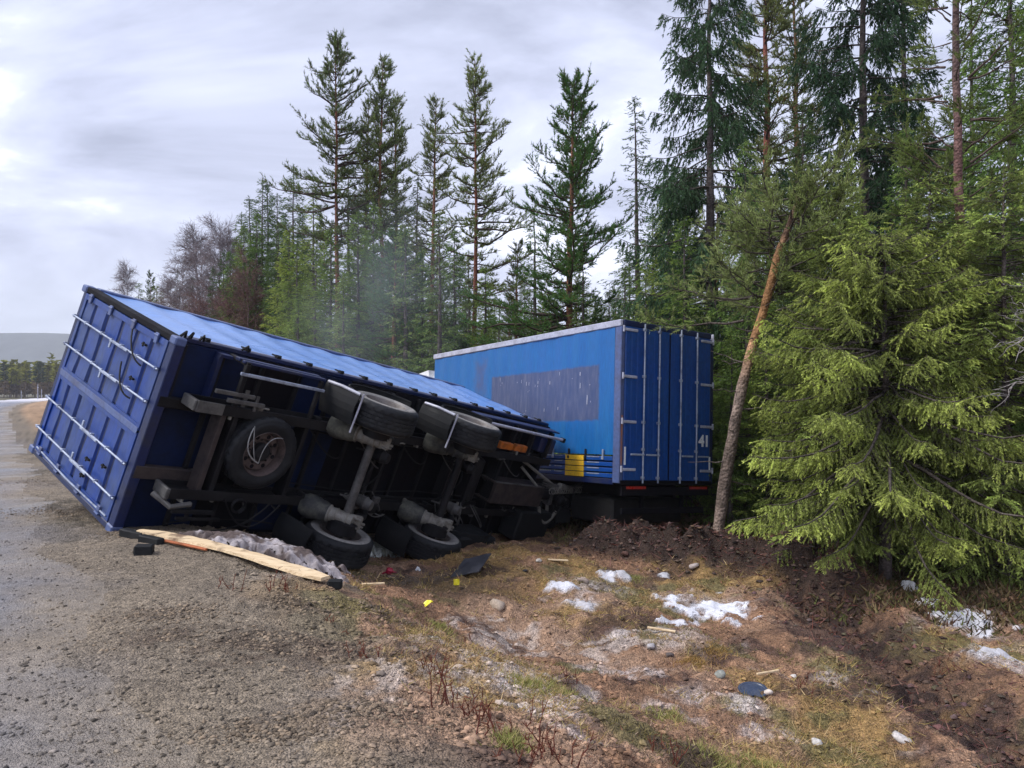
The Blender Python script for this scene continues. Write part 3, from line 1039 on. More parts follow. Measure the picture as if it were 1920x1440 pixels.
# axles, springs, arms, brakes
for k, x in enumerate((2.75, 4.72)):
    mb = MB(); mb.tube([(x, -.86, -.89), (x, .88, -.89)], .062, 14)
    ax = mb.obj('axle', M['dusty_steel'] if k == 0 else M['chassis'], tr, smooth=True)
    for s in (-1, 1):
        mb = MB(); mb.lathe((x, s * .80, -.89), (0, -s, 0), [(0, .21), (.0, .215), (.16, .21), (.18, .15), (.18, .001)], 28)
        mb.obj('brake_drum', M['chassis'], ax, smooth=True)
        # air bellow and its piston, leaning back along the trailing arm
        a0 = np.array([x - .42, s * .60, -.40]); a1 = np.array([x + .02, s * .60, -1.02])
        ax_ = a1 - a0
        Ln = np.linalg.norm(ax_)
        mb = MB(); mb.lathe(a0, ax_, [(0, .001), (0, .13), (.02, .135), (.06, .165), (.15, .172), (.24, .160), (.28, .145), (.31, .148), (.36, .138), (.40, .12)], 26)
        mb.obj('air_bellow', M['bellow'], tr, smooth=True)
        mb = MB(); mb.lathe(a0, ax_, [(.39, .118), (.42, .128), (.44, .10), (.50, .105), (.52, .118), (.54, .10), (.66, .094), (.68, .105), (.70, .085), (Ln, .08), (Ln, .001)], 24)
        mb.obj('spring_piston', M['piston'] if (s > 0 or k == 0) else M['bellow'], tr, smooth=True)
        mb = MB()
        mb.box(a1 + (-.03, -.09, -.03), a1 + (.16, .09, .05), .01, (0, .5, 0))
        mb.tube([a1 + (.02, -.06, 0), a1 + (.06, -.06, -.10)], .016, 6); mb.tube([a1 + (.1, .05, 0), a1 + (.15, .05, -.09)], .016, 6)
        mb.tube([a1 + (.03, .06, .0), a1 + (.05, .07, -.10)], .016, 6); mb.tube([a1 + (.02, 0, -.02), a1 + (.2, .02, -.05)], .02, 6)
        mb.obj('spring_seat', M['piston'], tr)
        mb = MB(); mb.tube([(x + .72, s * .56, -.50), (x + .35, s * .58, -.86), (x - .05, s * .60, -.98)], [.05, .06, .055], 10)
        mb.box((x + .62, s * .56 - .07, -.62), (x + .82, s * .56 + .07, -.44), .01)
        mb.obj('trailing_arm', M['chassis'], tr, smooth=True)
        mb = MB(); mb.lathe((x + .22, s * .36, -.80), (.4, 0, -1), [(0, .001), (0, .085), (.10, .095), (.11, .10), (.125, .10), (.135, .085), (.22, .07), (.22, .001)], 20)
        mb.tube([(x + .22, s * .36, -.78), (x + .02, s * .36, -.6)], .014, 6)
        mb.obj('brake_chamber', M['chassis'] if s < 0 else M['dusty_steel'], tr, smooth=True)
        mb = MB(); mb.tube([(x - .04, s * .45, -.92), (x + .45, s * .45, -.45)], [.032, .036], 10); mb.tube([(x + .14, s * .45, -.74), (x + .45, s * .45, -.45)], .045, 10)
        mb.obj('shock_absorber', M['chassis'], tr, smooth=True)

# mud flaps (upper ones with a pale tube standing in for the lit edge) and wing arcs
for x in (2.08, 4.04):
    for s in (-1, 1):
        y0, y1 = (s * .76, s * 1.19)
        P = np.zeros((6, 6, 3))
        for a in range(6):
            for b in range(6):
                u_, v_ = a / 5, b / 5
                P[a, b] = (x + .10 * u_ * u_ - .05 * math.sin(3 * v_), y0 + (y1 - y0) * v_, -.36 - .62 * u_)
        mb = MB(); mb.grid(P); P2 = P.copy(); P2[..., 0] += .012; mb.grid(P2[::-1])
        mb.grid(np.stack([P[-1], P2[-1]])); mb.grid(np.stack([P[:, -1], P2[:, -1]])); mb.grid(np.stack([P[:, 0], P2[:, 0]]))
        f = mb.obj('mud_flap', M['black_rubber'], tr)
        mb = MB()
        if s < 0:
            mb.tube([(x - .02, y1 + .01, -.40), (x + .01, y1 - .01, -.66), (x + .09, y1 + .0, -.97)], .022, 8)
            mb.tube([(x + .115, y0 + .1, -.99), (x + .12, y1 - .02, -1.0)], .014, 6)
        else:
            mb.tube([(x + .02, y0 - .005, -.40), (x + .05, y0 - .005, -.7), (x + .1, y0 + .02, -.98)], .010, 6)
        mb.obj('flap_edge', M['rail_grey'] if s < 0 else M['black_rubber'], f)
for x in (2.75, 4.72):
    for s in (-1, 1):
        a = np.linspace(math.radians(10), math.radians(172), 20)
        P = np.zeros((20, 2, 3))
        P[:, 0] = np.stack([x - .56 * np.cos(a), np.full(20, s * .78), -.88 + .56 * np.sin(a)], -1)
        P[:, 1] = P[:, 0] + (0, s * .42, 0)
        mb = MB(); mb.grid(P); P2 = P.copy(); P2[..., 0] = x + (P[..., 0] - x) * 1.03; P2[..., 2] = -.88 + (P[..., 2] + .88) * 1.03; mb.grid(P2[::-1])
        mb.tube(P[:, 1] + (0, s * .004, 0), .012, 6)
        mb.obj('wing', M['black_rubber'], tr, smooth=True)
# front wing beyond the second axle, lower side
P = np.zeros((16, 5, 3))
for a in range(16):
    for b in range(5):
        g_ = math.radians(-25 + 120 * a / 15)
        P[a, b] = (5.62 + .48 * math.cos(g_), .78 + .11 * b, -.78 - .42 * math.sin(g_) * (-1 if a < 0 else 1) * .6)
P = np.zeros((14, 5, 3))
for a in range(14):
    for b in range(5):
        u_ = a / 13
        P[a, b] = (5.35 + 1.15 * u_, .80 + .10 * b, -.98 + .25 * (2 * u_ - 1) ** 2)
mb = MB(); mb.grid(P[::-1]); P2 = P.copy(); P2[..., 2] += .015; mb.grid(P2); mb.grid(np.stack([P[:, 0], P2[:, 0]])); mb.grid(np.stack([P[:, 4], P2[:, 4]]))
mb.box((5.4, .86, -.955), (6.42, 1.22, -.30), .03)
mb.obj('lower_locker', M['black_rubber'], tr)

# side under-run guards
mb = MB(); mb.box((.70, -1.06, -.47), (2.0, -1.02, -.43), .006); mb.obj('side_guard', M['galv'], tr)
mb = MB(); mb.box((.72, -1.20, -.30), (2.0, -1.16, -.20), .006); mb.box((.72, -1.20, -.42), (2.0, -1.165, -.36), .006); mb.obj('side_guard', M['deep_blue'], tr)
mb = MB(); mb.box((.74, -1.16, -.46), (.80, -.62, -.40), .005); mb.box((.742, -1.19, -.45), (.798, -1.14, -.02), .005); mb.obj('guard_bracket', M['chassis'], tr)
mb = MB(); mb.box((1.9, -1.16, -.46), (1.95, -.62, -.40), .005); mb.obj('guard_bracket', M['chassis'], tr)
mb = MB(); mb.tube([(5.45, -1.10, -.50), (8.02, -1.07, -.50)], .028, 10); mb.obj('front_guard_rail', M['rail_grey'], tr, smooth=True)
mb = MB(); mb.box((8.02, -1.11, -.54), (8.10, -1.02, -.44), .012); mb.obj('rail_plug', M['black_rubber'], tr)
mb = MB(); mb.box((5.5, -1.18, -.38), (8.05, -1.15, -.12), .006); mb.box((5.5, -1.15, -.15), (8.05, -1.02, -.12)); mb.obj('side_guard', M['deep_blue'], tr)
for x in (6.2, 6.65):
    mb = MB(); mb.box((x, -.80, -.47), (x + .38, -.67, -.36), .012); mb.obj('orange_lamp', M['orange'], tr)
for x in (6.0, 6.6, 7.2, 7.8):
    mb = MB(); mb.box((x, -1.14, -.40), (x + .06, -.62, -.30), .005); mb.obj('guard_bracket', M['chassis'], tr)
mb = MB(); mb.box((7.6, -1.0, -.33), (8.12, -.7, -.1), .02); mb.obj('front_locker', M['deep_blue'], tr)
mb = MB(); mb.box((8.0, -1.15, -.12), (8.2, 1.15, -.02), .01); mb.obj('front_sill', M['floor_dark'], tr)
# air tanks and pipes between the rails
mb = MB(); mb.lathe((5.95, -.42, -.30), (0, 1, 0), [(0, .001), (.01, .08), (.05, .13), (.78, .13), (.82, .08), (.83, .001)], 22); mb.obj('air_tank', M['chassis'], tr, smooth=True)
mb = MB(); mb.lathe((5.38, -.40, -.30), (0, 1, 0), [(0, .001), (.01, .08), (.05, .12), (.70, .12), (.74, .08), (.75, .001)], 22); mb.obj('air_tank', M['dusty_steel'], tr, smooth=True)
mb = MB()
mb.tube([(2.1, -.44, -.34), (3.2, -.40, -.38), (4.1, -.43, -.33), (5.3, -.42, -.35)], .012, 6)
mb.tube([(2.0, .40, -.36), (3.0, .46, -.38), (4.4, .42, -.36), (6.2, .4, -.36)], .012, 6)
mb.tube([(2.0, .33, -.36), (3.2, .37, -.42), (4.5, .30, -.36), (6.2, .33, -.36)], .010, 6)
mb.tube(arc((3.0, .45, -.42), (3.4, -.40, -.45), (.25, 0, -.10)), .012, 6)
mb.tube(arc((4.9, .45, -.42), (5.3, -.30, -.45), (.2, 0, -.12)), .012, 6)
mb.obj('air_pipes', M['black_rubber'], tr, kind='stuff')
# tangled hoses drooping from the lower rail
for p, q_, s_ in (((1.05, .58, -.48), (1.9, .60, -.50), (0, .34, -.03)), ((.5, 1.0, -.30), (1.95, .92, -.42), (0, -.06, 0)), ((.7, 1.05, -.34), (1.75, .60, -.48), (.1, .16, -.02)), ((1.4, .58, -.46), (1.5, .95, -.40), (.18, 0, 0))):
    mb = MB(); mb.tube(arc(p, q_, s_), .010, 6); mb.obj('hose', M['chassis'], tr)
mb = MB(); mb.tube([(1.25 + .09 * math.cos(t), .64 + .09 * math.sin(t), -.5 - .004 * t) for t in np.linspace(0, 14, 60)], .012, 6); mb.obj('hose_coil', M['chassis'], tr)
mb = MB()
for k in range(7):
    x = 3.4 + rng.uniform(-.1, .3)
    mb.tube(arc((x, .35 + .05 * k, -.42), (x + rng.uniform(-.1, .2), .62, -.52 - .02 * k), (rng.uniform(-.1, .1), .05, -.06), 8), .010, 5)
mb.box((3.4, .48, -.56), (3.62, .66, -.47), .01, (0, 0, .3)); mb.box((3.55, .40, -.53), (3.68, .5, -.46), .01)
mb.obj('valve_block', M['dusty_steel'], tr)
mb = MB()
for k in range(10):
    x = 5.0 + rng.uniform(-.1, 1.2)
    mb.tube(arc((x, .40 + rng.uniform(0, .1), -.46), (x + rng.uniform(-.2, .4), .72 + rng.uniform(0, .15), -.56), (rng.uniform(-.1, .1), .06, -.08), 8), .012, 5)
mb.obj('torn_hoses', M['dusty_steel'], tr, kind='stuff')

# drawbar with its coupling head
mb = MB(); mb.box((6.35, -.06, -.58), (7.95, .34, -.50), .008); mb.box((6.35, -.06, -.50), (7.95, -.03, -.15)); mb.box((6.35, .31, -.50), (7.95, .34, -.15)); mb.obj('drawbar', M['chassis_brown'], tr)
mb = MB(); mb.box((6.3, -.085, -.592), (7.9, -.062, -.56), .004); mb.obj('drawbar_edge_highlight', M['dusty_steel'], tr)  # pale strip puts the highlight of the drawbar's top edge into the colour
mb = MB(); mb.box((7.95, -.02, -.52), (9.35, .20, -.40), .015); mb.box((7.9, .0, -.56), (8.25, .18, -.50), .01); mb.box((7.2, .52, -.5), (8.6, .60, -.42), .01); mb.obj('drawbar_tongue', M['chassis'], tr)
mb = MB(); mb.lathe((9.45, .09, -.46), (0, 0, 1), [(-.05, .05), (-.05, .10), (0, .125), (.05, .10), (.05, .05), (-.05, .05)], 20); mb.box((9.2, .03, -.50), (9.38, .15, -.42), .01)
mb.obj('towing_eye', M['dusty_steel'], tr, smooth=True)
mb = MB()
for k in range(3):
    mb.tube(arc((7.9, -.10 - .05 * k, -.50), (9.5, -.22 - .04 * k, -.50), (0, .05 + .03 * k, -.05), 16), .014, 6)
mb.obj('supply_hoses', M['dusty_steel'], tr, kind='stuff')
hc = MB(); t = np.linspace(0, 1, 240)
hc.tube(np.stack([8.15 + 1.1 * t, -.02 - .10 * t + .06 * np.cos(t * 85), -.60 + .06 * np.sin(t * 85)], -1), .011, 5)
hc.obj('coiled_hose', M['piston'], tr, smooth=True)
mb = MB(); mb.tube(arc((8.0, .35, -.55), (8.6, .40, -.60), (0, .28, -.03), 16), .035, 8); mb.obj('bent_hook', M['piston'], tr, smooth=True)
mb = MB(); mb.lathe((8.55, .16, -.62), (.3, .2, -1), [(0, .001), (0, .12), (.03, .13), (.06, .12), (.10, .06), (.12, .001)], 18); mb.lathe((8.95, .24, -.52), (.2, .1, -1), [(0, .001), (0, .09), (.05, .1), (.09, .05), (.1, .001)], 16)
mb.box((8.7, -.05, -.60), (9.05, .10, -.52), .02, (0, 0, .3)); mb.box((9.1, .2, -.5), (9.5, .32, -.42), .02, (0, 0, -.3))
mb.obj('coupling_gear', M['chassis'], tr, smooth=True)
mb = MB(); mb.tube([(7.3, -.35, -.3), (7.75, -.05, -.52)], .028, 8); mb.tube([(7.0, -.55, -.35), (8.3, -.12, -.50)], .03, 8); mb.obj('drawbar_strut', M['piston'], tr, smooth=True)
mb = MB()
for k in range(12):
    x = rng.uniform(8.3, 9.9)
    mb.tube(arc((x, rng.uniform(-.2, .3), -.50), (x + rng.uniform(-.3, .4), rng.uniform(-.25, .4), -.6), (rng.uniform(-.2, .2), rng.uniform(-.1, .3), -.1), 9), rng.uniform(.008, .018), 5)
mb.obj('torn_hoses', M['chassis'], tr, kind='stuff')

for k in range(5):
    x = 8.25 + .33 * k
    mb = MB(); mb.box((x, -.12 + .03 * (k % 2), -.56), (x + .12, .30, -.40), .012, (0, 0, .2 * (k % 3 - 1))); mb.obj('coupling_plate', M['chassis'] if k % 2 else M['dusty_steel'], tr)
mb = MB(); mb.lathe((8.45, -.14, -.55), (1, .1, 0), [(0, .001), (0, .06), (.5, .06), (.52, .03), (.9, .03), (.9, .001)], 14); mb.obj('steering_damper', M['piston'], tr, smooth=True)
mb = MB(); mb.box((7.4, .45, -.62), (8.5, 1.05, -.2), .03); mb.obj('lower_box', M['black_rubber'], tr)

# small fittings along the rails: clips, brackets, pipe clamps, dangling bits
rf = np.random.default_rng(12)
for k in range(34):
    s = -1 if k % 2 else 1
    x = .5 + k * .215 + rf.uniform(-.05, .05)
    y = s * (.555 + rf.choice([-.085, .085]))
    a_, b_, c_ = rf.uniform(.03, .09), rf.uniform(.02, .04), rf.uniform(.03, .12)
    mb = MB(); mb.box((x, y - b_, -.46 + rf.uniform(0, .1) - c_ * .4), (x + a_, y + b_, -.44 + c_), .006, (rf.uniform(-.3, .3), rf.uniform(-.3, .3), 0))
    if k % 3 == 0:
        mb.tube([(x, y, -.47), (x + .05, y + .03 * s, -.50), (x + .14, y + .02 * s, -.47)], .012, 6)
    mb.obj('rail_bracket', M[('dusty_steel', 'chassis', 'black_rubber', 'piston')[rf.integers(0, 4)]], tr)
for k in range(7):
    x = 1.2 + k * .9
    mb = MB(); mb.tube(arc((x, -.45, -.34), (x + .7, -.2 + .1 * (k % 3), -.30), (0, .12, -.10), 10), .011, 5); mb.obj('hose', M['black_rubber' if k % 2 else 'dusty_steel'], tr)
for x in (3.0, 4.95):
    for s in (-1, 1):
        mb = MB(); mb.lathe((x, s * .30, -.70), (0, s, -.15), [(0, .001), (0, .07), (.04, .085), (.05, .095), (.065, .095), (.075, .085), (.2, .075), (.22, .05), (.23, .001)], 18); mb.tube([(x, s * .52, -.73), (x - .1, s * .62, -.84)], .018, 6)
        mb.obj('brake_chamber', M['dusty_steel'], tr, smooth=True)
        mb = MB(); mb.tube([(x - .22, s * .70, -.82), (x - .1, s * .62, -.62), (x + .25, s * .55, -.47)], .016, 6); mb.obj('brake_line', M['black_rubber'], tr)

# ------------------------------------------------------------------ truck nose-down in the ditch
KM = pose([[-.555, -.8312, .0337], [.0564, -.078, -.9954], [.8299, -.5505, .0902]], [1.985, 1.828, 13.952])
KW, KH, KL = 2.544, 3.08, 7.6      # local: x rear->front, y towards the left side (box spans -KW..0), z up
tk = empty('cargo_truck', KM, label='upright blue box truck with closed rear doors standing in the ditch at the forest edge', cat='truck')
mb = MB(); mb.box((.15, -KW + .03, KH - .10), (KL, -.03, KH - .02), .01); mb.obj('roof', M['rail_grey'], tk)
mb = MB(); mb.box((.1, -KW + .03, -.05), (KL, -.03, .04)); mb.obj('floor', M['chassis'], tk)
mb = MB(); mb.box((KL - .05, -KW + .05, .05), (KL + .02, -.05, KH - .12), .01); mb.obj('front_wall', M['deep_blue'], tk)
for y in (0, -KW):
    s = 1 if y == 0 else -1
    mb = MB(); mb.box((.0, y - .05, KH - .13), (KL + .03, y + .02 * s if s > 0 else y - .02, KH), .012); mb.obj('roof_rail', M['rail_grey'], tk)
    nx, nzz = 140, 20
    X_, Z_ = np.meshgrid(np.linspace(.175, KL - .02, nx), np.linspace(.50, KH - .135, nzz), indexing='ij')
    Y_ = y - s * .012 + s * (.007 * np.sin(X_ * 11) + .035 * (fbm(X_ * .9, Z_ * .7, 101, 3) - .5))
    P = np.stack([X_, Y_, Z_], -1)
    mb = MB(); mb.grid(P[::-1] if s > 0 else P)
    cu = mb.obj('side_curtain', M['ghost'] if s > 0 else M['curtain_blue'], tk, smooth=True)
    if s > 0:
        ws = MB()
        for k in range(26):
            x = rng.uniform(.8, 4.3); z = rng.uniform(1.3, 2.15); hh = rng.uniform(.03, .16) * (2.2 if k < 3 else 1); w_ = rng.uniform(.008, .025)
            yy = float(y - s * .012 + .007 * math.sin(x * 11) + .035 * (fbm(np.array([x * .9]), np.array([z * .7]), 101, 3)[0] - .5)) + .009
            z = max(z, 1.3) if k % 3 else 2.12 - .05 * (k % 5); hh = hh * .6; ws.add([(x, yy, z), (x + w_, yy, z + .01), (x + w_ * .8, yy, z + hh), (x - .004, yy, z + hh * .9)], [(0, 3, 2, 1)])
        ws.obj('scuff_marks', M['rail_grey'], cu, kind='stuff')
    # profiled lower boards
    for k in range(4):
        z = .06 + k * .108
        mb = MB(); mb.box((.175, y - .035, z), (KL - .02, y + .004 * s, z + .082), .008)
        bd = mb.obj('side_board', M['truck_blue'], tk)
        if s > 0:
            mb = MB(); mb.box((1.01, y + .006, z - .006), (1.60, y + .022, z + .088), .014); mb.obj('yellow_plate', M['yellow'], bd)
            for x0, x1 in ((.55, .92), (1.72, 1.98), (2.1, 2.5), (3.0, 4.4), (4.8, 6.9)):
                mb = MB(); mb.box((x0, y + .005, z + .060), (x1, y + .010, z + .078)); mb.obj('board_highlight_strip', M['galv'], bd)
    for k in range(14):
        x = .45 + k * .53
        mb = MB(); mb.box((x - .018, y - .01, .45), (x + .018, y + .02 * s, .60), .003); mb.box((x - .03, y - .01, .40), (x + .03, y + .028 * s, .46), .004)
        mb.obj('curtain_buckle', M['black_rubber'] if k % 3 else M['galv'], tk)
    mb = MB(); mb.box((.16, y - .05, -.06), (KL, y + .004 * s, .045), .006); mb.obj('side_rail', M['deep_blue'], tk)
mb = MB(); mb.box((-.02, -.085, -.03), (.165, .012, KH - .135), .012); mb.obj('rear_post', M['post_grey'], tk)
mb = MB(); mb.box((-.026, -.06, .32), (-.02, -.02, 1.25)); mb.obj('rust_streak', grimy('rust_stain', (.30, .12, .07), (.15, .13, .2), .7, scale=7), tk)
mb = MB(); mb.box((-.02, -KW - .012, -.03), (.165, -KW + .085, KH - .135), .012); mb.obj('rear_post', M['deep_blue'], tk)
mb = MB(); mb.box((-.022, -KW + .06, KH - .11), (.16, -.06, KH - .0), .01); mb.obj('rear_header', M['deep_blue'], tk)
mb = MB(); mb.box((-.03, -KW + .02, -.06), (.16, -.02, .03), .01); mb.obj('rear_sill', M['floor_dark'], tk)
for y0, y1 in ((-1.268, -.09), (-KW + .09, -1.276)):
    z0, z1 = .035, KH - .12
    ys, xs = [y0, y0 + .02], [-.02, -.03]
    for c in np.linspace(y0 + .14, y1 - .14, 7):
        ys += [c - .03, c - .02, c + .02, c + .03]; xs += [-.03, -.0265, -.0265, -.03]
    ys += [y1 - .02, y1]; xs += [-.03, -.02]
    P = np.array([[(x, y, z) for z in (z0, (z0 + z1) / 2, z1)] for x, y in zip(xs, ys)])
    mb = MB(); mb.grid(P); mb.box((-.019, y0, z0), (.0, y1, z1))
    dr = mb.obj('door', M['truck_blue'], tk)
    left = y1 > -1
    for z in (.24, 1.14, 2.0, 2.90):
        yh = y1 + .06 if left else y0 - .06
        sgn = -1 if left else 1
        mb = MB(); mb.box((-.055, yh, z - .035), (-.032, yh + sgn * .36, z + .018), .008); mb.tube([(-.045, yh, z - .06), (-.045, yh, z + .06)], .02, 8); mb.obj('hinge', M['rail_grey'], dr)
    for y in ((-.55, -.95) if left else (-1.55, -2.01)):
        mb = MB(); mb.tube([(-.075, y, -.02), (-.075, y, KH - .04)], .0175, 10)
        lb = mb.obj('lock_bar', M['galv'], dr, smooth=True)
        for z in (.08, .62, 1.14, 2.02, 2.93):
            bmb = MB(); bmb.box((-.096, y - .03, z - .026), (-.034, y + .03, z + .026), .006); bmb.obj('bracket', M['galv'], lb)
        bmb = MB()
        bmb.box((-.11, y - .02, .50), (-.09, y + (.34 if y > -1.9 or True else -.3) * (1 if left else -1) * (1 if y in (-.55, -1.55) else 1), .535), .006)
        bmb.obj('handle', M['galv'], lb)
mb = MB(); mb.box((-.036, -1.284, .04), (-.030, -1.262, KH - .13)); mb.obj('door_seal', M['floor_dark'], tk)
# fleet number
fc = bpy.data.curves.new('number', 'FONT'); fc.body = '41'; fc.size = .31; fc.extrude = .001; fc.align_x = 'CENTER'; fc.align_y = 'CENTER'; fc.offset = .014
fo = bpy.data.objects.new('number_41', fc); C.objects.link(fo); fo.parent = tk
fo.matrix_local = Matrix(((0, 0, -1, -.040), (-1, 0, 0, -2.27), (0, 1, 0, .83), (0, 0, 0, 1)))
fc.materials.append(M['white'])
bpy.context.view_layer.update()
_me = bpy.data.meshes.new_from_object(fo.evaluated_get(bpy.context.evaluated_depsgraph_get()))
_ml = fo.matrix_local.copy()
bpy.data.objects.remove(fo)
fo = bpy.data.objects.new('number', _me); C.objects.link(fo); fo.parent = tk; fo.matrix_local = _ml
fo['label'] = 'white number 41 on the right-hand door'
for y in (-.12, -2.44):
    mb = MB(); mb.box((-.037, y - .022, .32 if y > -1 else .25), (-.033, y + .022, .66 if y > -1 else .52)); mb.obj('reflective_strip', M['white'], tk)
# lamps, under-run bar, chassis
mb = MB(); mb.box((.0, -KW + .08, -.26), (.06, -.08, -.09), .01); mb.obj('lamp_board', M['floor_dark'], tk)
for y in (-.20, -1.90):
    lamp = MB(); lamp.box((-.012, y - .50, -.135), (.01, y, -.085), .01); lamp.obj('tail_light', M['red'], tk)
mb = MB(); mb.box((.06, -KW + .15, -.62), (.12, -.15, -.50), .012); mb.box((.1, -.75, -.55), (.16, -.68, -.1)); mb.box((.1, -1.85, -.55), (.16, -1.78, -.1)); mb.obj('under_run_bar', M['floor_dark'], tk)
for y in (-.85, -1.69):
    mb = MB(); mb.box((.2, y - .04, -.32), (9.2, y + .04, -.06), .01); mb.obj('chassis_rail', M['chassis'], tk)
for x in (2.65, 4.0, 8.6):
    for y, s in ((-.22, 1), (-KW + .22, -1)):
        wheel(tk, (x, y, -.66), (0, s, 0), .50, .34, True)
    mb = MB(); mb.tube([(x, -.35, -.66), (x, -KW + .35, -.66)], .07, 12); mb.obj('axle', M['chassis'], tk)
for x in (1.95, 3.32, 4.7):
    for y in (-.42, -KW + .05):
        mb = MB(); mb.box((x, y, -.95), (x + .015, y + .38, -.12)); mb.obj('mud_flap', M['black_rubber'], tk)
mb = MB(); mb.box((4.2, -.12, -.62), (6.9, -.08, -.12), .01); mb.obj('side_skirt', M['deep_blue'], tk)
mb = MB(); mb.box((.35, -.70, -.24), (.52, -.58, -.12), .01); mb.obj('side_lamp', M['red_rag'], tk)
# cab
cb = MB()
pr = [(7.85, -.75), (7.85, 2.15), (8.0, 2.68), (8.75, 2.60), (9.35, 1.95), (9.62, .95), (9.68, .1), (9.68, -.75)]
V_ = [(x, -.04, z) for x, z in pr] + [(x, -KW + .04, z) for x, z in pr]
n_ = len(pr)
cb.add(V_, [(i, (i + 1) % n_, n_ + (i + 1) % n_, n_ + i) for i in range(n_)], (), [tuple(range(n_))[::-1], tuple(range(n_, 2 * n_))])
cab = cb.obj('cab', M['white'], tk)
mb = MB(); mb.add([(9.38, -.16, 1.93), (9.38, -KW + .16, 1.93), (9.66, -KW + .1, 1.0), (9.66, -.1, 1.0)], [(0, 1, 2, 3)]); mb.obj('windscreen', M['glass'], cab)
mb = MB(); mb.box((8.35, -.045, 1.0), (9.3, -.03, 1.75), .005); mb.obj('side_window', M['glass'], cab)
# wind deflector standing above the cab in front of the box
mb = MB(); mb.add([(7.7, -.15, 2.62), (8.5, -.35, 2.4), (8.5, -KW + .35, 2.4), (7.7, -KW + .15, 2.62), (7.7, -.1, 2.3), (7.7, -KW + .1, 2.3), (8.5, -.3, 2.3), (8.5, -KW + .3, 2.3)], [(0, 3, 2, 1), (0, 1, 6, 4), (3, 5, 7, 2), (1, 2, 7, 6), (0, 4, 5, 3)]); mb.obj('roof_deflector', M['white'], cab)
mb = MB(); mb.box((8.6, .02, 1.2), (8.75, .22, 1.75), .03); mb.obj('mirror', M['black_rubber'], cab)

mb = MB(); mb.box((.5, -KW + .3, -.85), (1.8, -.3, -.35), .05); mb.obj('underbody_shade_block', grimy('underbody_shade_black', (.003, .003, .004), (.006, .005, .005), .8), tk)  # black block added to stand for the deep shade under the truck's rear

# ------------------------------------------------------------------ trees
def unit(a):
    return a / (np.linalg.norm(a, axis=-1, keepdims=True) + 1e-9)


def rv(r, n):
    return unit(r.normal(size=(n, 3)))


NEEDLE_TINT = np.array([1.36, 1.26, .95])


class Foliage:
    def __init__(s):
        s.P, s.D, s.L, s.W, s.C = [], [], [], [], []

    def add(s, P, D, L, W, Cc):
        n = len(P)
        s.P.append(P); s.D.append(D); s.L.append(np.broadcast_to(L, (n,))); s.W.append(np.broadcast_to(W, (n,))); s.C.append(np.broadcast_to(Cc, (n, 3)))

    def mesh(s, name, mat, r, droop=0.0):
        P, D, L, W, Cc = map(np.concatenate, (s.P, s.D, s.L, s.W, s.C))
        if mat in (M['needles'], M['near_needles']):
            Cc = Cc * NEEDLE_TINT
        D = unit(D)
        S = unit(np.cross(D, rv(r, len(P)))) * (W / 2)[:, None]
        T = P + D * L[:, None]
        V = np.stack([P - S * 1.1, P + S * 1.1, T], 1)
        n = len(P)
        F4 = np.arange(n * 3).reshape(n, 3)
        col = np.repeat(Cc, 3, 0).reshape(n, 3, 3)
        return mesh_np(name, V.reshape(-1, 3), F4, mat, col.reshape(-1, 3))


def tubes(paths, rad, sides=4):
    """paths (n,k,3), rad (n,k)"""
    n, k, _ = paths.shape
    d = np.gradient(paths, axis=1)
    d = unit(d)
    ref = np.where(np.abs(d[..., 2:3]) > .9, np.array([1., 0, 0]), np.array([0, 0, 1.]))
    u = unit(np.cross(d, ref)); v = np.cross(d, u)
    a = np.arange(sides) * 2 * math.pi / sides
    V = paths[:, :, None] + rad[:, :, None, None] * (u[:, :, None] * np.cos(a)[:, None] + v[:, :, None] * np.sin(a)[:, None])
    b = (np.arange(n)[:, None, None] * k + np.arange(k - 1)[None, :, None]) * sides
    s0 = np.arange(sides)[None, None]; s1 = (s0 + 1) % sides
    F = np.stack([b + s0, b + s1, b + sides + s1, b + sides + s0], -1).reshape(-1, 4)
    return V.reshape(-1, 3), F


class Wood:
    def __init__(s):
        s.V, s.F, s.C, s.n = [], [], [], 0

    def add(s, paths, rad, col, sides=4):
        V, F = tubes(paths, rad, sides)
        s.V.append(V); s.F.append(F + s.n); s.n += len(V)
        col = np.asarray(col, float)
        if col.ndim == 1:
            c = np.broadcast_to(col, (len(V), 3))
        else:                           # per path point
            c = np.repeat(np.tile(col, (paths.shape[0], 1)), sides, 0)
        s.C.append(c)

    def mesh(s, name, mat):
        return mesh_np(name, np.concatenate(s.V), np.concatenate(s.F), mat, np.concatenate(s.C), smooth=True)


def trunk_path(r, h, wob, n=18, lean=(0, 0)):
    t = np.linspace(0, 1, n)
    x = wob * (np.cumsum(r.normal(size=n)) * .25) * np.sqrt(t) + lean[0] * t * h
    y = wob * (np.cumsum(r.normal(size=n)) * .25) * np.sqrt(t) + lean[1] * t * h
    z = t * h
    z[0] = -.3
    return np.stack([x, y, z], -1)


def on_path(path, z):
    return np.stack([np.interp(z, path[:, 2], path[:, 0]), np.interp(z, path[:, 2], path[:, 1]), z], -1)


BROWN = np.array([.13, .095, .08]); ORANGE = np.array([.23, .10, .065]); GREY = np.array([.13, .125, .12])


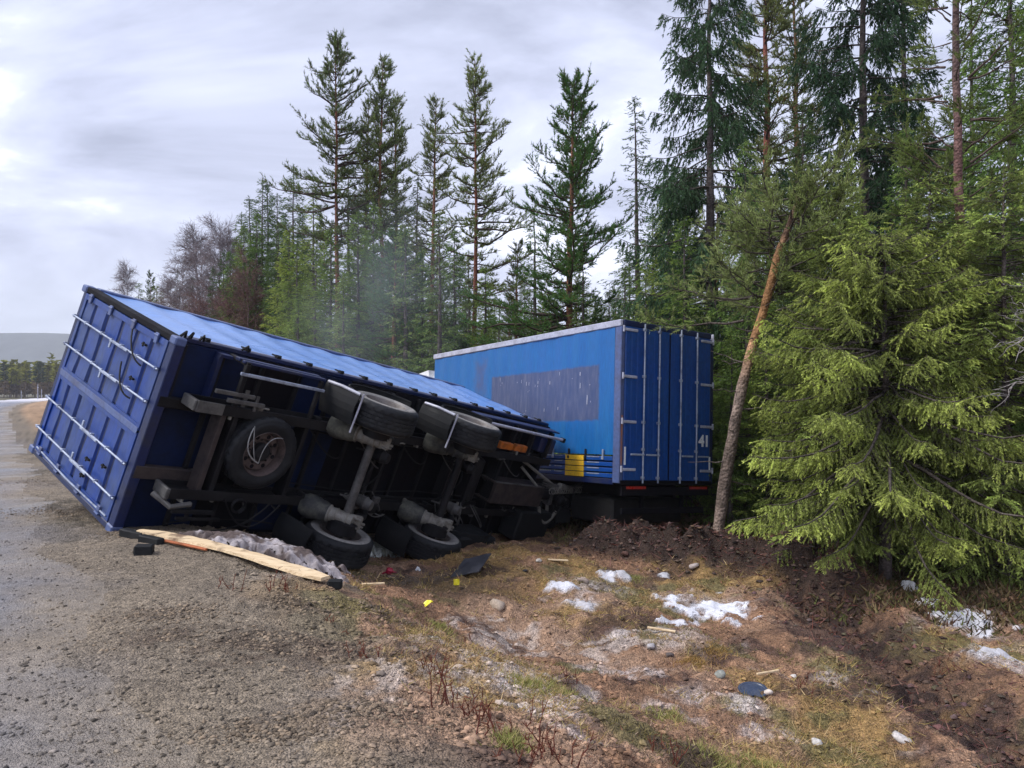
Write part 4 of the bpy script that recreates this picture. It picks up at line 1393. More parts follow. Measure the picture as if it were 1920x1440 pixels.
def make_pine(seed, h=16., cb=.4, rmax=2.1, dens=1.0, green=(.11, .16, .07), base_r=.12, wob=.12, full=0.0, lean=(0, 0), blade=(.13, .024), orange=1.0):
    r = np.random.default_rng(seed)
    tp = trunk_path(r, h, wob, lean=lean)
    t = np.linspace(0, 1, len(tp))
    tr_ = base_r * (1 - t) ** .8 + .012
    tr_[0] *= 1.3
    w = Wood()
    oc = BROWN + (ORANGE - BROWN) * (sm(.12, .42, t) * orange)[:, None]
    oc = oc * (1 - .35 * sm(.8, 1, t))[:, None]
    w.add(tp[None], tr_[None], oc, 10)
    fol = Foliage()
    # branches
    zs = []
    z = cb * h
    while z < h - .15:
        k = r.integers(4, 6) if r.random() > .1 else 2
        zs += list(z + r.normal(0, .05, k))
        z += r.uniform(.17, .34) * (h / 16) ** .5
    zs = np.array(zs)
    n = len(zs)
    tt = np.clip((zs - cb * h) / (h * (1 - cb)), 0, 1)
    prof = (1 - tt) ** .62 * np.minimum(1, .55 + 1.6 * tt + full)
    L = rmax * prof * r.uniform(.25, 1.35, n) ** 1.3 * (1 + .3 * np.sin(az_side := r.uniform(0, 6.28, n))) * np.where(r.random(n) < .10, .45, 1) + .25
    az = r.uniform(0, 2 * math.pi, n)
    el = np.radians(-14 + 44 * tt + r.normal(0, 11, n))
    K = 7
    s = np.linspace(0, 1, K)
    out = np.stack([np.cos(az), np.sin(az), 0 * az], -1)
    e2 = el[:, None] + np.radians(26) * (s[None] ** 1.5) + np.radians(r.normal(0, 10, (n, K)))
    a2 = az[:, None] + np.radians(np.cumsum(r.normal(0, 8, (n, K)), 1))
    step = np.stack([np.cos(a2) * np.cos(e2), np.sin(a2) * np.cos(e2), np.sin(e2)], -1) * (L / (K - 1))[:, None, None]
    step[:, 0] = 0
    path = on_path(tp, zs)[:, None] + np.cumsum(step, 1)
    rad = (.012 + .013 * L)[:, None] * (1 - .85 * s[None])
    w.add(path, rad, (.085, .06, .05), 4)
    # dead snags below the crown
    m = 9
    z2 = r.uniform(cb * h * .35, cb * h * 1.1, m); a_ = r.uniform(0, 6.28, m); l_ = r.uniform(.3, 1.1, m)
    p2 = on_path(tp, z2)[:, None] + (s[None, :, None] * l_[:, None, None]) * np.stack([np.cos(a_), np.sin(a_), -.12 + 0 * a_], -1)[:, None] + np.cumsum(r.normal(0, .02, (m, K, 3)), 1)
    w.add(p2, .014 * (1 - .7 * s[None]) + 0 * l_[:, None], (.1, .085, .08), 3)
    # twigs
    nt = np.maximum(4, (L * 9 * dens + 4)).astype(int)
    bi = np.repeat(np.arange(n), nt)
    u_ = 1 - (r.random(len(bi)) ** 1.1) * .86
    f = u_ * (K - 1); i0 = np.minimum(f.astype(int), K - 2); fr = (f - i0)[:, None]
    B = path[bi, i0] * (1 - fr) + path[bi, i0 + 1] * fr
    dirb = unit(path[bi, i0 + 1] - path[bi, i0])
    side = unit(np.cross(dirb, (0, 0, 1.))) * np.where(r.random(len(bi)) < .5, -1, 1)[:, None]
    D = unit(dirb * .75 + side * r.uniform(.2, 1.0, len(bi))[:, None] + np.array([0, 0, 1.]) * r.uniform(.05, .8, len(bi))[:, None])
    tl_ = (r.uniform(.16, .52, len(bi)) * (1.15 - .5 * u_)) * (.8 + .25 * L[bi])
    E_ = B + D * tl_[:, None]
    w.add(np.stack([B, E_], 1), np.full((len(bi), 2), .005) * (1, .6), (.08, .06, .05), 3)
    # tuft of blades at each twig
    nb = 17
    ti = np.repeat(np.arange(len(bi)), nb)
    q = r.uniform(.12, 1.05, len(ti))[:, None]
    Pp = B[ti] + (E_[ti] - B[ti]) * q
    DD = unit(D[ti] * .9 + rv(r, len(ti)) * .85 + np.array([0, 0, .22]))
    g = np.array(green)
    bv = r.uniform(.65, 1.35, len(bi))[ti]
    cc = g * (bv * r.uniform(.7, 1.3, len(ti)))[:, None]
    warm = (r.random(len(ti)) < .06)[:, None]
    cc = np.where(warm, np.array([.14, .10, .04]), cc)
    fol.add(Pp, DD, r.uniform(.7, 1.25, len(ti)) * blade[0], blade[1], cc)
    return w.mesh('pine_trunk', M['bark']), fol.mesh('pine_crown', M['needles'], r)


def make_spruce(seed, h=15., cb=.06, rmax=1.7, green=(.065, .115, .05), tip=None, base_r=.14, droop=.45, comb=.25, sp=.30, tw=.12, blade=(.10, .028), nper=6, wob=.06,
                power=.85, mat='needles', bstep=.036, irr=.25, twl=.42, grey=.05, clump=0.0):
    r = np.random.default_rng(seed)
    tp = trunk_path(r, h, wob)
    t = np.linspace(0, 1, len(tp))
    w = Wood()
    w.add(tp[None], (base_r * (1 - t) + .008)[None], np.array([.115, .095, .09]), 9)
    fol = Foliage()
    zs = []
    z = cb * h
    while z < h - .08:
        k = r.integers(nper - 2, nper + 1)
        zs += list(z + r.uniform(-.09, .09, k))
        z += sp * r.uniform(.75, 1.2) * (1 - .35 * z / h)
    zs = np.array(zs); n = len(zs)
    tt = np.clip((zs - cb * h) / (h * (1 - cb)), 0, 1)
    L = rmax * (1 - tt) ** power * np.minimum(1, .7 + 2.2 * tt) * r.uniform(1 - irr, 1 + irr * .6, n) * np.where(r.random(n) < .12, .55, 1) + .10
    az = r.uniform(0, 6.283, n)
    K = 8
    s = np.linspace(0, 1, K)
    e0 = np.radians(28 * tt - 4) + r.normal(0, .10, n)
    e2 = e0[:, None] - droop * (1 - .75 * tt[:, None]) * np.sin(np.minimum(1, s[None] * 1.15) * math.pi * .8) * 1.1 + .40 * s[None] ** 3 + r.normal(0, .05, (n, K))
    a2 = az[:, None] + np.cumsum(r.normal(0, .05, (n, K)), 1)
    step = np.stack([np.cos(a2) * np.cos(e2), np.sin(a2) * np.cos(e2), np.sin(e2)], -1) * (L / (K - 1))[:, None, None]
    step[:, 0] = 0
    path = on_path(tp, zs)[:, None] + np.cumsum(step, 1)
    w.add(path, (.006 + .011 * L)[:, None] * (1 - .85 * s[None]), (.08, .068, .06), 4)
    nt = np.maximum(4, (2 * L / tw)).astype(int)
    bi = np.repeat(np.arange(n), nt)
    u_ = .12 + .88 * r.random(len(bi)) ** .85
    f = u_ * (K - 1); i0 = np.minimum(f.astype(int), K - 2); fr = (f - i0)[:, None]
    B = path[bi, i0] * (1 - fr) + path[bi, i0 + 1] * fr
    dirb = unit(path[bi, i0 + 1] - path[bi, i0])
    side = unit(np.cross(dirb, (0, 0, 1.))) * np.where(r.random(len(bi)) < .5, -1, 1)[:, None]
    hang = r.uniform(.3, 1.7, len(bi)) * comb * 2
    D = unit(dirb * r.uniform(.55, 1.0, len(bi))[:, None] + side * r.uniform(.5, 1.1, len(bi))[:, None] - np.array([0, 0, 1.]) * hang[:, None])
    tl_ = twl * (.35 + .65 * np.sin(np.clip(1.12 - u_, 0, 1) * 2.6)) * np.minimum(1, .35 + .55 * L[bi]) * r.uniform(.6, 1.15, len(bi)) + .05
    mid = B + D * tl_[:, None] * .5
    E_ = B + D * tl_[:, None] + np.array([0, 0, -.22 * comb * 2]) * tl_[:, None]
    w.add(np.stack([B, E_], 1)[::2], np.full((len(bi), 2), .0038)[::2] * (1, .5), (.075, .065, .05), 3)
    nb = np.maximum(3, tl_ / bstep).astype(int)
    dead = r.random(len(bi)) < grey * (1.6 - u_)
    nb = np.where(dead, 1, nb)
    ti = np.repeat(np.arange(len(bi)), nb)
    q = r.random(len(ti))
    Pp = B[ti] + (E_[ti] - B[ti]) * q[:, None]
    DD = unit(unit(E_ - B)[ti] * .95 + rv(r, len(ti)) * .62 - np.array([0, 0, .14 * comb]))
    g = np.array(green)
    tg = np.array(tip) if tip is not None else g * 1.35
    # new growth sits at the outer ends of branches and twigs
    wtip = np.clip((u_[ti] - .30) * 1.6, 0, 1) * (.35 + .65 * q)
    wtip = np.clip(wtip * r.uniform(.5, 1.3, n)[bi][ti], 0, 1)
    cc = (g + (tg - g) * wtip[:, None]) * (r.uniform(.7, 1.3, len(bi))[ti] * r.uniform(.75, 1.25, len(ti)))[:, None]
    if clump:
        cc = cc * (1 + clump * (r.random(n) - .5))[bi][ti][:, None]
        DD = unit(DD + rv(r, len(ti)) * .35)
    fol.add(Pp, DD, r.uniform(.7, 1.25, len(ti)) * blade[0], blade[1], cc)
    # leader
    m = 60
    zz = r.uniform(h - .9, h, m)
    fol.add(on_path(tp, zz), unit(rv(r, m) * (1, 1, .3) + np.array([0, 0, .8])), blade[0] * 1.2, blade[1], g)
    return w.mesh('spruce_trunk', M['bark']), fol.mesh('spruce_crown', M[mat], r)


def make_birch(seed, h=12., col=(.24, .20, .21), spread=.5):
    r = np.random.default_rng(seed)
    w1, w2 = Wood(), Wood()
    tp = trunk_path(r, h, .25)
    t = np.linspace(0, 1, len(tp))
    tc_ = np.array([.5, .48, .47]) + (np.array(col) - np.array([.5, .48, .47])) * sm(.3, .8, t)[:, None]
    w1.add(tp[None], (.10 * (1 - t) + .01)[None], tc_, 7)
    n = 60
    zs = np.sort(r.uniform(.2 * h, .97 * h, n)); az = r.uniform(0, 6.28, n)
    tt = zs / h
    L = (1.2 - tt) * h * .27 * r.uniform(.6, 1.1, n)
    K = 8; s = np.linspace(0, 1, K)
    e2 = np.radians(r.uniform(35, 60, n))[:, None] + .2 * s[None] - .5 * s[None] ** 2 + r.normal(0, .08, (n, K))
    a2 = az[:, None] + np.cumsum(r.normal(0, .10, (n, K)), 1)
    step = np.stack([np.cos(a2) * np.cos(e2), np.sin(a2) * np.cos(e2), np.sin(e2)], -1) * (L / (K - 1))[:, None, None]
    step[:, 0] = 0
    path = on_path(tp, zs)[:, None] + np.cumsum(step, 1)
    w2.add(path, (.028 * (1 - tt) + .010)[:, None] * (1 - .75 * s[None]), col, 3)
    nt = 16
    bi = np.repeat(np.arange(n), nt)
    u_ = r.uniform(.15, 1, len(bi)); f = u_ * (K - 1); i0 = np.minimum(f.astype(int), K - 2); fr = (f - i0)[:, None]
    B = path[bi, i0] * (1 - fr) + path[bi, i0 + 1] * fr
    db = unit(path[bi, i0 + 1] - path[bi, i0])
    D = unit(db + rv(r, len(bi)) * .8)
    l2 = r.uniform(.3, .9, len(bi))
    ks = np.linspace(0, 1, 4)
    p2 = B[:, None] + D[:, None] * (l2[:, None, None] * ks[None, :, None]) + np.array([0, 0, -.25]) * (l2[:, None, None] * ks[None, :, None] ** 2)
    w2.add(p2, np.full((len(bi), 4), .011) * (1, .8, .6, .35), col, 3)
    ti = np.repeat(np.arange(len(bi)), 4)
    q = r.integers(1, 4, len(ti))
    B3 = p2[ti, q]
    D3 = unit(D[ti] + rv(r, len(ti)) * .9)
    p3 = np.stack([B3, B3 + D3 * r.uniform(.15, .4, len(ti))[:, None]], 1)
    w2.add(p3, np.full((len(ti), 2), .0075) * (1, .5), np.array(col) * .9, 3)
    return w1.mesh('birch_trunk', M['bark']), w2.mesh('birch_crown', M['bark'])


PINE = [make_pine(1, 16, .40, 2.1, .85), make_pine(2, 16, .36, 1.8, .9, wob=.2), make_pine(3, 16, .50, 2.6, .8, (.10, .145, .065)),
        make_pine(4, 13, .30, 2.5, 1.35, (.07, .15, .05), .16, full=.4, blade=(.12, .026)), make_pine(5, 15, .25, 1.45, .9, (.11, .15, .07), blade=(.10, .02))]
SPR = [make_spruce(11, 15, .04, 1.75), make_spruce(12, 15, .10, 1.35, (.055, .10, .045), droop=.6), make_spruce(13, 12, .03, 1.9, (.12, .20, .06), tip=(.24, .32, .09)),
       make_spruce(14, 14, .02, 2.1, (.09, .17, .06), tip=(.18, .28, .08), comb=.4)]
SPARSE = [make_spruce(15, 14, .12, 1.15, (.07, .12, .055), sp=.30, tw=.16, nper=5, irr=.5), make_spruce(16, 11, .05, 1.3, (.13, .20, .075), sp=.32, tw=.15, nper=5, irr=.45)]
COMB = make_spruce(21, 15, .12, 2.5, (.035, .075, .045), base_r=.18, droop=.62, comb=.7, sp=.50, tw=.06, nper=6, irr=.35, twl=.42, power=.62, bstep=.03, blade=(.10, .03))
BIR = [make_birch(31), make_birch(32, 11), make_birch(33, 10, (.20, .12, .11))]
HEI = {id(PINE[3]): 13.}


def plant(kind, tmpl, px, Y, ytop=None, h=None, th_=16., label=None, group=None, rz=None, wx=1.0, xyz=None, tilt=None):
    p = np.array(xyz, float) if xyz is not None else at(px, Y)
    if h is None:
        d = ray(px, ytop)
        h = EYE + d[2] / d[1] * Y - p[2]
    s = h / th_
    e = empty(kind)
    e.location = p
    e.scale = (s * wx, s * wx, s)
    e.rotation_euler = (tilt[0] if tilt else 0, tilt[1] if tilt else 0, rz if rz is not None else random.uniform(0, 6.28))
    tag(e, label, kind.split('_')[0] if kind.split('_')[0] in ('pine', 'spruce', 'birch') else 'tree', group)
    link('trunk', tmpl[0], e)
    link('crown', tmpl[1], e)
    return e


TH = {'P0': (PINE[0], 16), 'P1': (PINE[1], 16), 'P2': (PINE[2], 16), 'P3': (PINE[3], 13), 'P4': (PINE[4], 15), 'S0': (SPR[0], 15), 'S1': (SPR[1], 15), 'S2': (SPR[2], 12), 'S3': (SPR[3], 14),
      'T0': (SPARSE[0], 14), 'T1': (SPARSE[1], 11), 'C': (COMB, 15), 'B0': (BIR[0], 12), 'B1': (BIR[1], 11), 'B2': (BIR[2], 10)}


LM = [(447, 'the first tall dark spruce'), (492, 'the double-topped spruce'), (549, 'the pointed tall spruce'), (592, 'the green spruce left of the pines'), (634, 'the tallest pine'), (682, 'the narrow squeezed pine'), (714, 'the second tallest pine'), (746, 'the slender pine'),
      (808, 'the narrow sparse pine'), (888, 'the tapering pine'), (975, 'the sky gap over the truck'), (1066, 'the bushy red-trunked pine'), (1140, 'the gap beside the bushy pine'), (1196, 'the slender pointed spruce'), (1265, 'the truck door top'), (1334, 'the comb-branched spruce'), (1390, 'the truck side of the leaning pine'), (1443, 'the thin sparse pine'), (1500, 'the leaning pine crown'),
      (1622, 'the long drooping spruce'), (1700, 'the narrow dark spruce'), (1795, 'the slender red-trunked pine'), (1900, 'the dense spruce at the edge'), (1990, 'the right picture edge')]
USED = {}


def place_label(base, px, Y, yt):
    d, nm = min((abs(px - p), n_) for p, n_ in LM)
    pp = [p for p, n_ in LM if n_ == nm][0]
    rel = 'right behind' if d < 9 else ('just right of' if px > pp else 'just left of')
    sz = 'taller' if yt < 440 else ('mid-height' if yt < 580 else 'low')
    for w_ in ('', 'slightly ', 'distinctly '):
        l = f'{w_}{sz} {base} {rel} {nm}'
        if l not in USED:
            break
    USED[l] = 1
    return l


def T_(code, px, Y, ytop, label, group=None, wx=1.0, rz=None, tilt=None):
    if '@' in label:
        label = place_label(label.replace('@', ''), px, Y, ytop)
    k = {'P': 'pine_tree', 'S': 'spruce_tree', 'T': 'spruce_tree', 'C': 'spruce_tree', 'B': 'birch_tree'}[code[0]]
    return plant(k, TH[code][0], px, Y, ytop=ytop, th_=TH[code][1], label=label, group=group, wx=wx, rz=rz, tilt=tilt)


# left to right along the forest edge
T_('B1', 242, 98, 497, 'small grey bare tree, leftmost of the wood above the trailer roof', wx=.8)
T_('P1', 282, 96, 512, 'small dark pine next to the leftmost bare tree', wx=.8)
T_('T1', 306, 92, 545, 'short dark spruce between two small pines at the far left of the wood', wx=.8)
T_('T0', 331, 82, 505, 'thin dark spruce at the left end of the bare birches', wx=.8)
G = 'bare birches at the left end of the forest edge'
T_('B0', 347, 74, 478, 'bare greyish birch with the lowest top among the tall bare birches', G)
T_('B1', 374, 68, 432, 'bare birch left of the tallest bare birch', G)
T_('B0', 403, 64, 418, 'tallest bare birch, left of the first tall dark spruces', G)
T_('B1', 427, 62, 440, 'bare birch touching the first tall dark spruce', G)
T_('S1', 398, 58, 500, 'small dark spruce standing in front of the bare birches', wx=.9)
G = 'reddish leafless birches low beside the spruces'
for px, Y, yt, w_, lb_ in ((268, 90, 572, 1.5, 'low reddish leafless thicket tree farthest left over the trailer roof'), (300, 86, 575, 1.4, 'low reddish leafless thicket tree second from the left over the trailer roof'), (372, 60, 560, 1.2, 'low reddish leafless birch under the tall bare birches'),
                       (418, 52, 545, .9, 'reddish leafless birch under the tallest bare birch'), (440, 50, 515, .8, 'reddish leafless birch in front of the first tall dark spruce'), (462, 48, 480, .8, 'tallest reddish leafless birch, in front of the second dark spruce')):
    T_('B2', px, Y, yt, lb_, G, wx=w_)
G = 'tall dark spruces left of the tallest pine'
T_('S0', 447, 57, 398, 'first tall dark spruce right of the bare birches', G, 1.25)
T_('S1', 469, 55, 368, 'dark narrow spruce second from the left of the tall spruces', G, 1.35)
T_('S0', 492, 53, 335, 'tall dark double-topped spruce at the left of the wood', G, 1.2)
T_('S1', 502, 54, 340, 'dark spruce half hidden behind the tall double-topped spruce', G, 1.2)
T_('S1', 517, 52, 362, 'slim dark spruce just left of the pointed tallest spruce', G, 1.35)
T_('S0', 549, 49, 310, 'pointed tall dark spruce standing clear left of the tall pine', G, 1.2)
for px, yt_, lb_ in ((456, 420, 'dark full spruce between the first and second tall dark spruces'), (481, 395, 'full spruce just left of the double-topped spruce'), (533, 400, 'full green spruce just left of the pointed tall spruce'), (566, 395, 'full green spruce touching the pointed tall spruce on its right'), (430, 470, 'low full spruce left of the first tall dark spruce')):
    T_('S3', px, 50, yt_, lb_, 'tall dark spruces left of the tallest pine', 1.0)
T_('S2', 592, 44, 358, 'green spruce between the pointed spruce and the tall pine', None, 1.1)
T_('S1', 572, 50, 420, 'low dark spruce left of the tall pine trunk', None, .8)
for c_, px, Y, yt, w_, lb_ in (('B1', 322, 80, 520, 1.0, 'small bare tree between the short dark spruce and the thin dark spruce'), ('T1', 362, 70, 520, 1.0, 'short thin spruce among the first bare birches'), ('B0', 388, 66, 455, .9, 'bare birch close behind the tallest bare birch'),
                             ('T1', 292, 94, 535, 1.2, 'low dark conifer between the small dark pine and the short spruce'), ('B2', 335, 76, 550, 1.6, 'low reddish thicket tree under the thin dark spruce'), ('B2', 395, 62, 540, 1.2, 'low reddish thicket tree under the tall bare birches'),
                             ('S1', 418, 56, 470, 1.3, 'small full spruce at the foot of the rightmost bare birch'), ('T1', 258, 97, 530, 1.1, 'low thin conifer just right of the leftmost bare tree')):
    T_(c_, px, Y, yt, lb_, 'small trees at the left end of the forest edge', w_)
# trees that carry the wood on beyond the right edge of the picture
for c_, px, Y, yt, lb_ in (('S3', 1975, 13.5, -150, 'dense spruce whose boughs enter at the right edge'), ('P0', 2040, 17, -300, 'pine standing past the right edge'), ('S2', 2110, 13, 200, 'lower spruce past the right edge'), ('S0', 2200, 16, -200, 'dark spruce well past the right edge'), ('P1', 2310, 19, -250, 'slender pine farthest past the right edge')):
    T_(c_, px, Y, yt, lb_, 'trees carrying the wood on to the right', 1.1)
# the high pines
T_('P2', 634, 38, 83, 'tallest pine with a bare reddish trunk and flat sweeping crown', None, .9, 2.0)
T_('P4', 682, 40, 200, 'narrow pine squeezed between two taller pines', None, .9)
T_('P1', 714, 38, 116, 'second tallest pine right of the pine with the sweeping crown', None, .95)
T_('P4', 746, 41, 190, 'slender pine close behind the second tallest pine', None, 1.0)
T_('P4', 808, 36, 196, 'narrow sparse pine above the middle of the trailer', None, 1.05)
T_('P0', 888, 31, 114, 'tall tapering pine with dark trunk left of the bushy pine', None, .95, .6)
T_('P3', 1066, 26, 155, 'bushy dark pine with thick red trunk behind the blue truck', None, .95, 1.0)
T_('T0', 1196, 29, 182, 'slender pointed spruce right of the bushy pine', None, 1.25)
T_('C', 1334, 19.5, -190, 'tall dark spruce with hanging comb-like branches behind the truck doors', None, 1.0, .4)
T_('P4', 1443, 25, -130, 'thin sparse pine right of the comb-branched spruce', None, 1.25)
T_('P4', 1500, 30, -60, 'thin pine half hidden behind the sparse pine', None, 1.2)
T_('C', 1622, 21, -330, 'tall spruce with long drooping branches above the light green boughs', None, .95, 2.2)
T_('S1', 1700, 24, -260, 'narrow dark spruce between the drooping spruce and the red-trunked pine', None, 1.0)
T_('S3', 1900, 15.5, -260, 'dense green spruce at the right edge of the picture', None, 1.0)
T_('S0', 1820, 18, -100, 'dark spruce behind the slender red-trunked pine', None, .9)
T_('S0', 1500, 18, 190, 'dark spruce behind the leaning pine crown', None, 1.1)
T_('S3', 1400, 17, 260, 'dark green spruce beside the truck behind the leaning pine', None, 1.0)
T_('S2', 1590, 15.5, 300, 'mid green spruce rising behind the bright foreground spruce', None, 1.0)
T_('S3', 1700, 15.5, 240, 'bushy green spruce behind the bright boughs', None, 1.05)

# thicket behind the vehicles
G = 'young conifers in the thicket behind the two trailers'
thick = [('S2', 560, 36, 455), ('T1', 590, 34, 470), ('S2', 618, 33, 430), ('T1', 645, 30, 520), ('S2', 672, 32, 400), ('S3', 700, 34, 380), ('P3', 735, 30, 440), ('T1', 762, 29, 420), ('S2', 792, 31, 470),
         ('T1', 826, 27, 400), ('S3', 852, 30, 430), ('S2', 905, 28, 500), ('T1', 935, 27, 560), ('P4', 968, 32, 455), ('T1', 1005, 30, 400), ('S2', 1030, 27, 545), ('T1', 1095, 25, 470), ('S2', 1140, 27, 545),
         ('T1', 1170, 24, 500), ('S3', 1225, 23, 400), ('S2', 1262, 22, 350), ('S2', 1290, 18, 410), ('S2', 540, 40, 430), ('S0', 520, 42, 420), ('T1', 880, 34, 470), ('S2', 1215, 20, 520), ('S3', 1180, 31, 470), ('T0', 780, 38, 330), ('T0', 655, 40, 300)]
for c, px, Y, yt in thick:
    T_(c, px, Y, yt, '@young green conifer in the thicket', G, 1.25)
G = 'understorey spruces at the foot of the forest'
for k in range(42):
    px = 545 + k * 19 + rng.uniform(-8, 8)
    Y = rng.uniform(30, 46) if px < 1130 else rng.uniform(20, 28)
    T_(['S2', 'S3', 'T1'][k % 3], px, Y, rng.uniform(545, 640), '@undergrowth spruce', G, 1.5)
G = 'background trees filling the wood'
for k in range(26):
    px = 440 + k * 34 + rng.uniform(-8, 8)
    T_(['S0', 'P1', 'T0', 'P4'][k % 4], px, rng.uniform(52, 66), (rng.uniform(400, 500) if px < 860 else rng.uniform(500, 590)) if px < 1240 else rng.uniform(250, 400), '@dim distant conifer', G, 1.1)
G = 'background trees on the right side'
for k in range(9):
    px = 1260 + k * 78 + rng.uniform(-10, 10)
    T_(['S3', 'P1', 'S0', 'P3'][k % 4], px, rng.uniform(24, 36), rng.uniform(200, 420) if px > 1400 else rng.uniform(330, 430), '@dark deep-wood conifer', G, 1.1)
G = 'low spruces between the trunks on the right side'
for k in range(20):
    px = 1370 + k * 32 + rng.uniform(-10, 10)
    T_(['S2', 'S3'][k % 2], px, rng.uniform(14.5, 19), rng.uniform(440, 640), '@shaded bushy spruce', G, 1.25)

# far wood beyond the bend: one mass
fol, w = Foliage(), Wood()
r = np.random.default_rng(5)
for k in range(420):
    s_ = r.uniform(150, 420) if k > 120 else r.uniform(230, 300)
    px = r.uniform(-260, 200) if k < 300 else r.uniform(-1400, -200)
    Y = r.uniform(262, 330)
    x = (px - 960) / F * Y
    h_ = r.uniform(9, 13.5) * (1.35 if r.random() < .05 else 1)
    m = 90
    z = (1 - r.random(m) ** 1.0) * h_ * .92 + h_ * .08
    z = np.minimum(z, h_)
    rad_ = 1.5 * np.clip(1.05 - z / h_, 0.05, 1) ** .7 * r.uniform(.5, 1, m)
    az = r.uniform(0, 6.28, m)
    P = np.stack([x + rad_ * np.cos(az) * .4, Y + rad_ * np.sin(az) * .4, z], -1)
    g = np.array([.24, .25, .06]) * r.uniform(.5, 1.3) if r.random() > .25 else np.array([.04, .06, .035])
    cc = np.where((z < h_ * .42)[:, None], np.array([.14, .10, .085]), g)
    fol.add(P, np.stack([np.cos(az), np.sin(az), np.full(m, .25)], -1), r.uniform(1.0, 2.0, m), 1.1, cc * r.uniform(.7, 1.3, (m, 1)))
    w.add(np.array([[[x, Y, -.5], [x, Y, h_ * .95]]]), np.array([[.13, .03]]), (.14, .10, .08), 3)
fw = link('far_wood', fol.mesh('far_wood', M['needles'], r), kind='stuff', label='low olive-green wood beyond the bend of the road')
link('trunks', w.mesh('trunks', M['bark']), fw, kind='stuff')

# leaning pine in front of the truck's right corner
r = np.random.default_rng(44)
b0 = gpix(1338, 962) if False else at(1340, 12.9)
dY = 12.9
pts_px = [(1336, 1000, 13.5), (1362, 880, 13.45), (1386, 760, 13.4), (1412, 650, 13.4), (1440, 560, 13.4), (1464, 480, 13.4), (1484, 430, 13.4), (1505, 370, 13.4)]
lp = np.array([np.array([0, 0, EYE]) + ray(a, b) / ray(a, b)[1] * c for a, b, c in pts_px])
lp[0, 2] = hgt(lp[0, 0], lp[0, 1]) - .15
lt = empty('pine_tree', loc=(lp[0, 0], lp[0, 1], lp[0, 2] + .15), label='leaning scarred pine with an orange trunk beside the truck doors', cat='pine')
org = np.array(lt.location)
w = Wood()
tt = np.linspace(0, 1, 34)
lpi = np.stack([np.interp(tt, np.linspace(0, 1, len(lp)), lp[:, a]) for a in range(3)], -1) + np.cumsum(r.normal(0, .006, (34, 3)), 0)
cc = np.array([.26, .19, .165]) + (np.array([.55, .25, .13]) - np.array([.26, .19, .165])) * sm(.3, .5, tt)[:, None]
cc = cc + (np.array([.16, .09, .07]) - cc) * (sm(.62, .85, tt))[:, None]
cc = cc * r.uniform(.5, 1.3, (34, 1))
rad_ = (.108 - .052 * tt) * (1 + .06 * r.normal(size=34)); rad_[0:2] *= (1.5, 1.2)
w.add((lpi - org)[None], rad_[None], cc, 12)
fol = Foliage()
n = 70
u_ = r.uniform(.50, 1.0, n)
base = np.stack([np.interp(u_, tt, lpi[:, a]) for a in range(3)], -1) - org
az = r.uniform(0, 6.28, n); L = r.uniform(.6, 1.9, n) * (1.25 - .5 * u_)
K = 7; s = np.linspace(0, 1, K)
e2 = (r.uniform(-.35, .5, n))[:, None] + .4 * s[None] + r.normal(0, .12, (n, K)); a2 = az[:, None] + np.cumsum(r.normal(0, .12, (n, K)), 1)
step = np.stack([np.cos(a2) * np.cos(e2), np.sin(a2) * np.cos(e2), np.sin(e2)], -1) * (L / (K - 1))[:, None, None]
path = base[:, None] + np.cumsum(step, 1)
w.add(path, (.006 + .010 * L)[:, None] * (1 - .8 * s[None]), (.10, .08, .07), 4)
bi = np.repeat(np.arange(n), 22); q_ = 1 - .8 * r.random(len(bi)) ** 1.2
f = q_ * (K - 1); i0 = np.minimum(f.astype(int), K - 2); fr = (f - i0)[:, None]
B = path[bi, i0] * (1 - fr) + path[bi, i0 + 1] * fr
D = unit(unit(path[bi, i0 + 1] - path[bi, i0]) * .7 + rv(r, len(bi)) * .8 + np.array([0, 0, .35]))
E_ = B + D * r.uniform(.15, .4, len(bi))[:, None]
w.add(np.stack([B, E_], 1), np.full((len(bi), 2), .005), (.1, .08, .07), 3)
ti = np.repeat(np.arange(len(bi)), 26)
Pp = B[ti] + (E_[ti] - B[ti]) * r.uniform(.2, 1.05, len(ti))[:, None]
DD = unit(D[ti] + rv(r, len(ti)) * .8)
fol.add(Pp, DD, r.uniform(.06, .1, len(ti)), .014, np.array([.20, .26, .12]) * (r.uniform(.6, 1.4, len(bi))[ti] * r.uniform(.7, 1.3, len(ti)))[:, None])
m = 16
z_ = r.uniform(.12, .55, m); b_ = np.stack([np.interp(z_, tt, lpi[:, a]) for a in range(3)], -1) - org
a_ = r.uniform(0, 6.28, m); ks = np.linspace(0, 1, 7)
p2 = b_[:, None] + ks[None, :, None] * r.uniform(.15, 1.1, m)[:, None, None] * np.stack([np.cos(a_), np.sin(a_), r.uniform(-.3, .4, m)], -1)[:, None] + np.cumsum(r.normal(0, .02, (m, 7, 3)), 1)
w.add(p2, np.full((m, 7), .013) * (1 - .75 * ks), (.15, .12, .11), 4)
for q in range(7):                     # roots flaring into the torn peat
    a0 = q * .9 + r.uniform(-.2, .2)
    rp2 = np.array([[0, 0, .16], [.12 * math.cos(a0), .12 * math.sin(a0), .06], [.30 * math.cos(a0), .30 * math.sin(a0), -.01], [.55 * math.cos(a0 + .3), .55 * math.sin(a0 + .3), -.12]])
    w.add(rp2[None], np.array([[.06, .05, .035, .02]]), (.16, .11, .09), 6)
link('trunk', w.mesh('leaning_trunk', M['bark']), lt)
link('crown', fol.mesh('leaning_crown', M['near_needles'], r), lt)

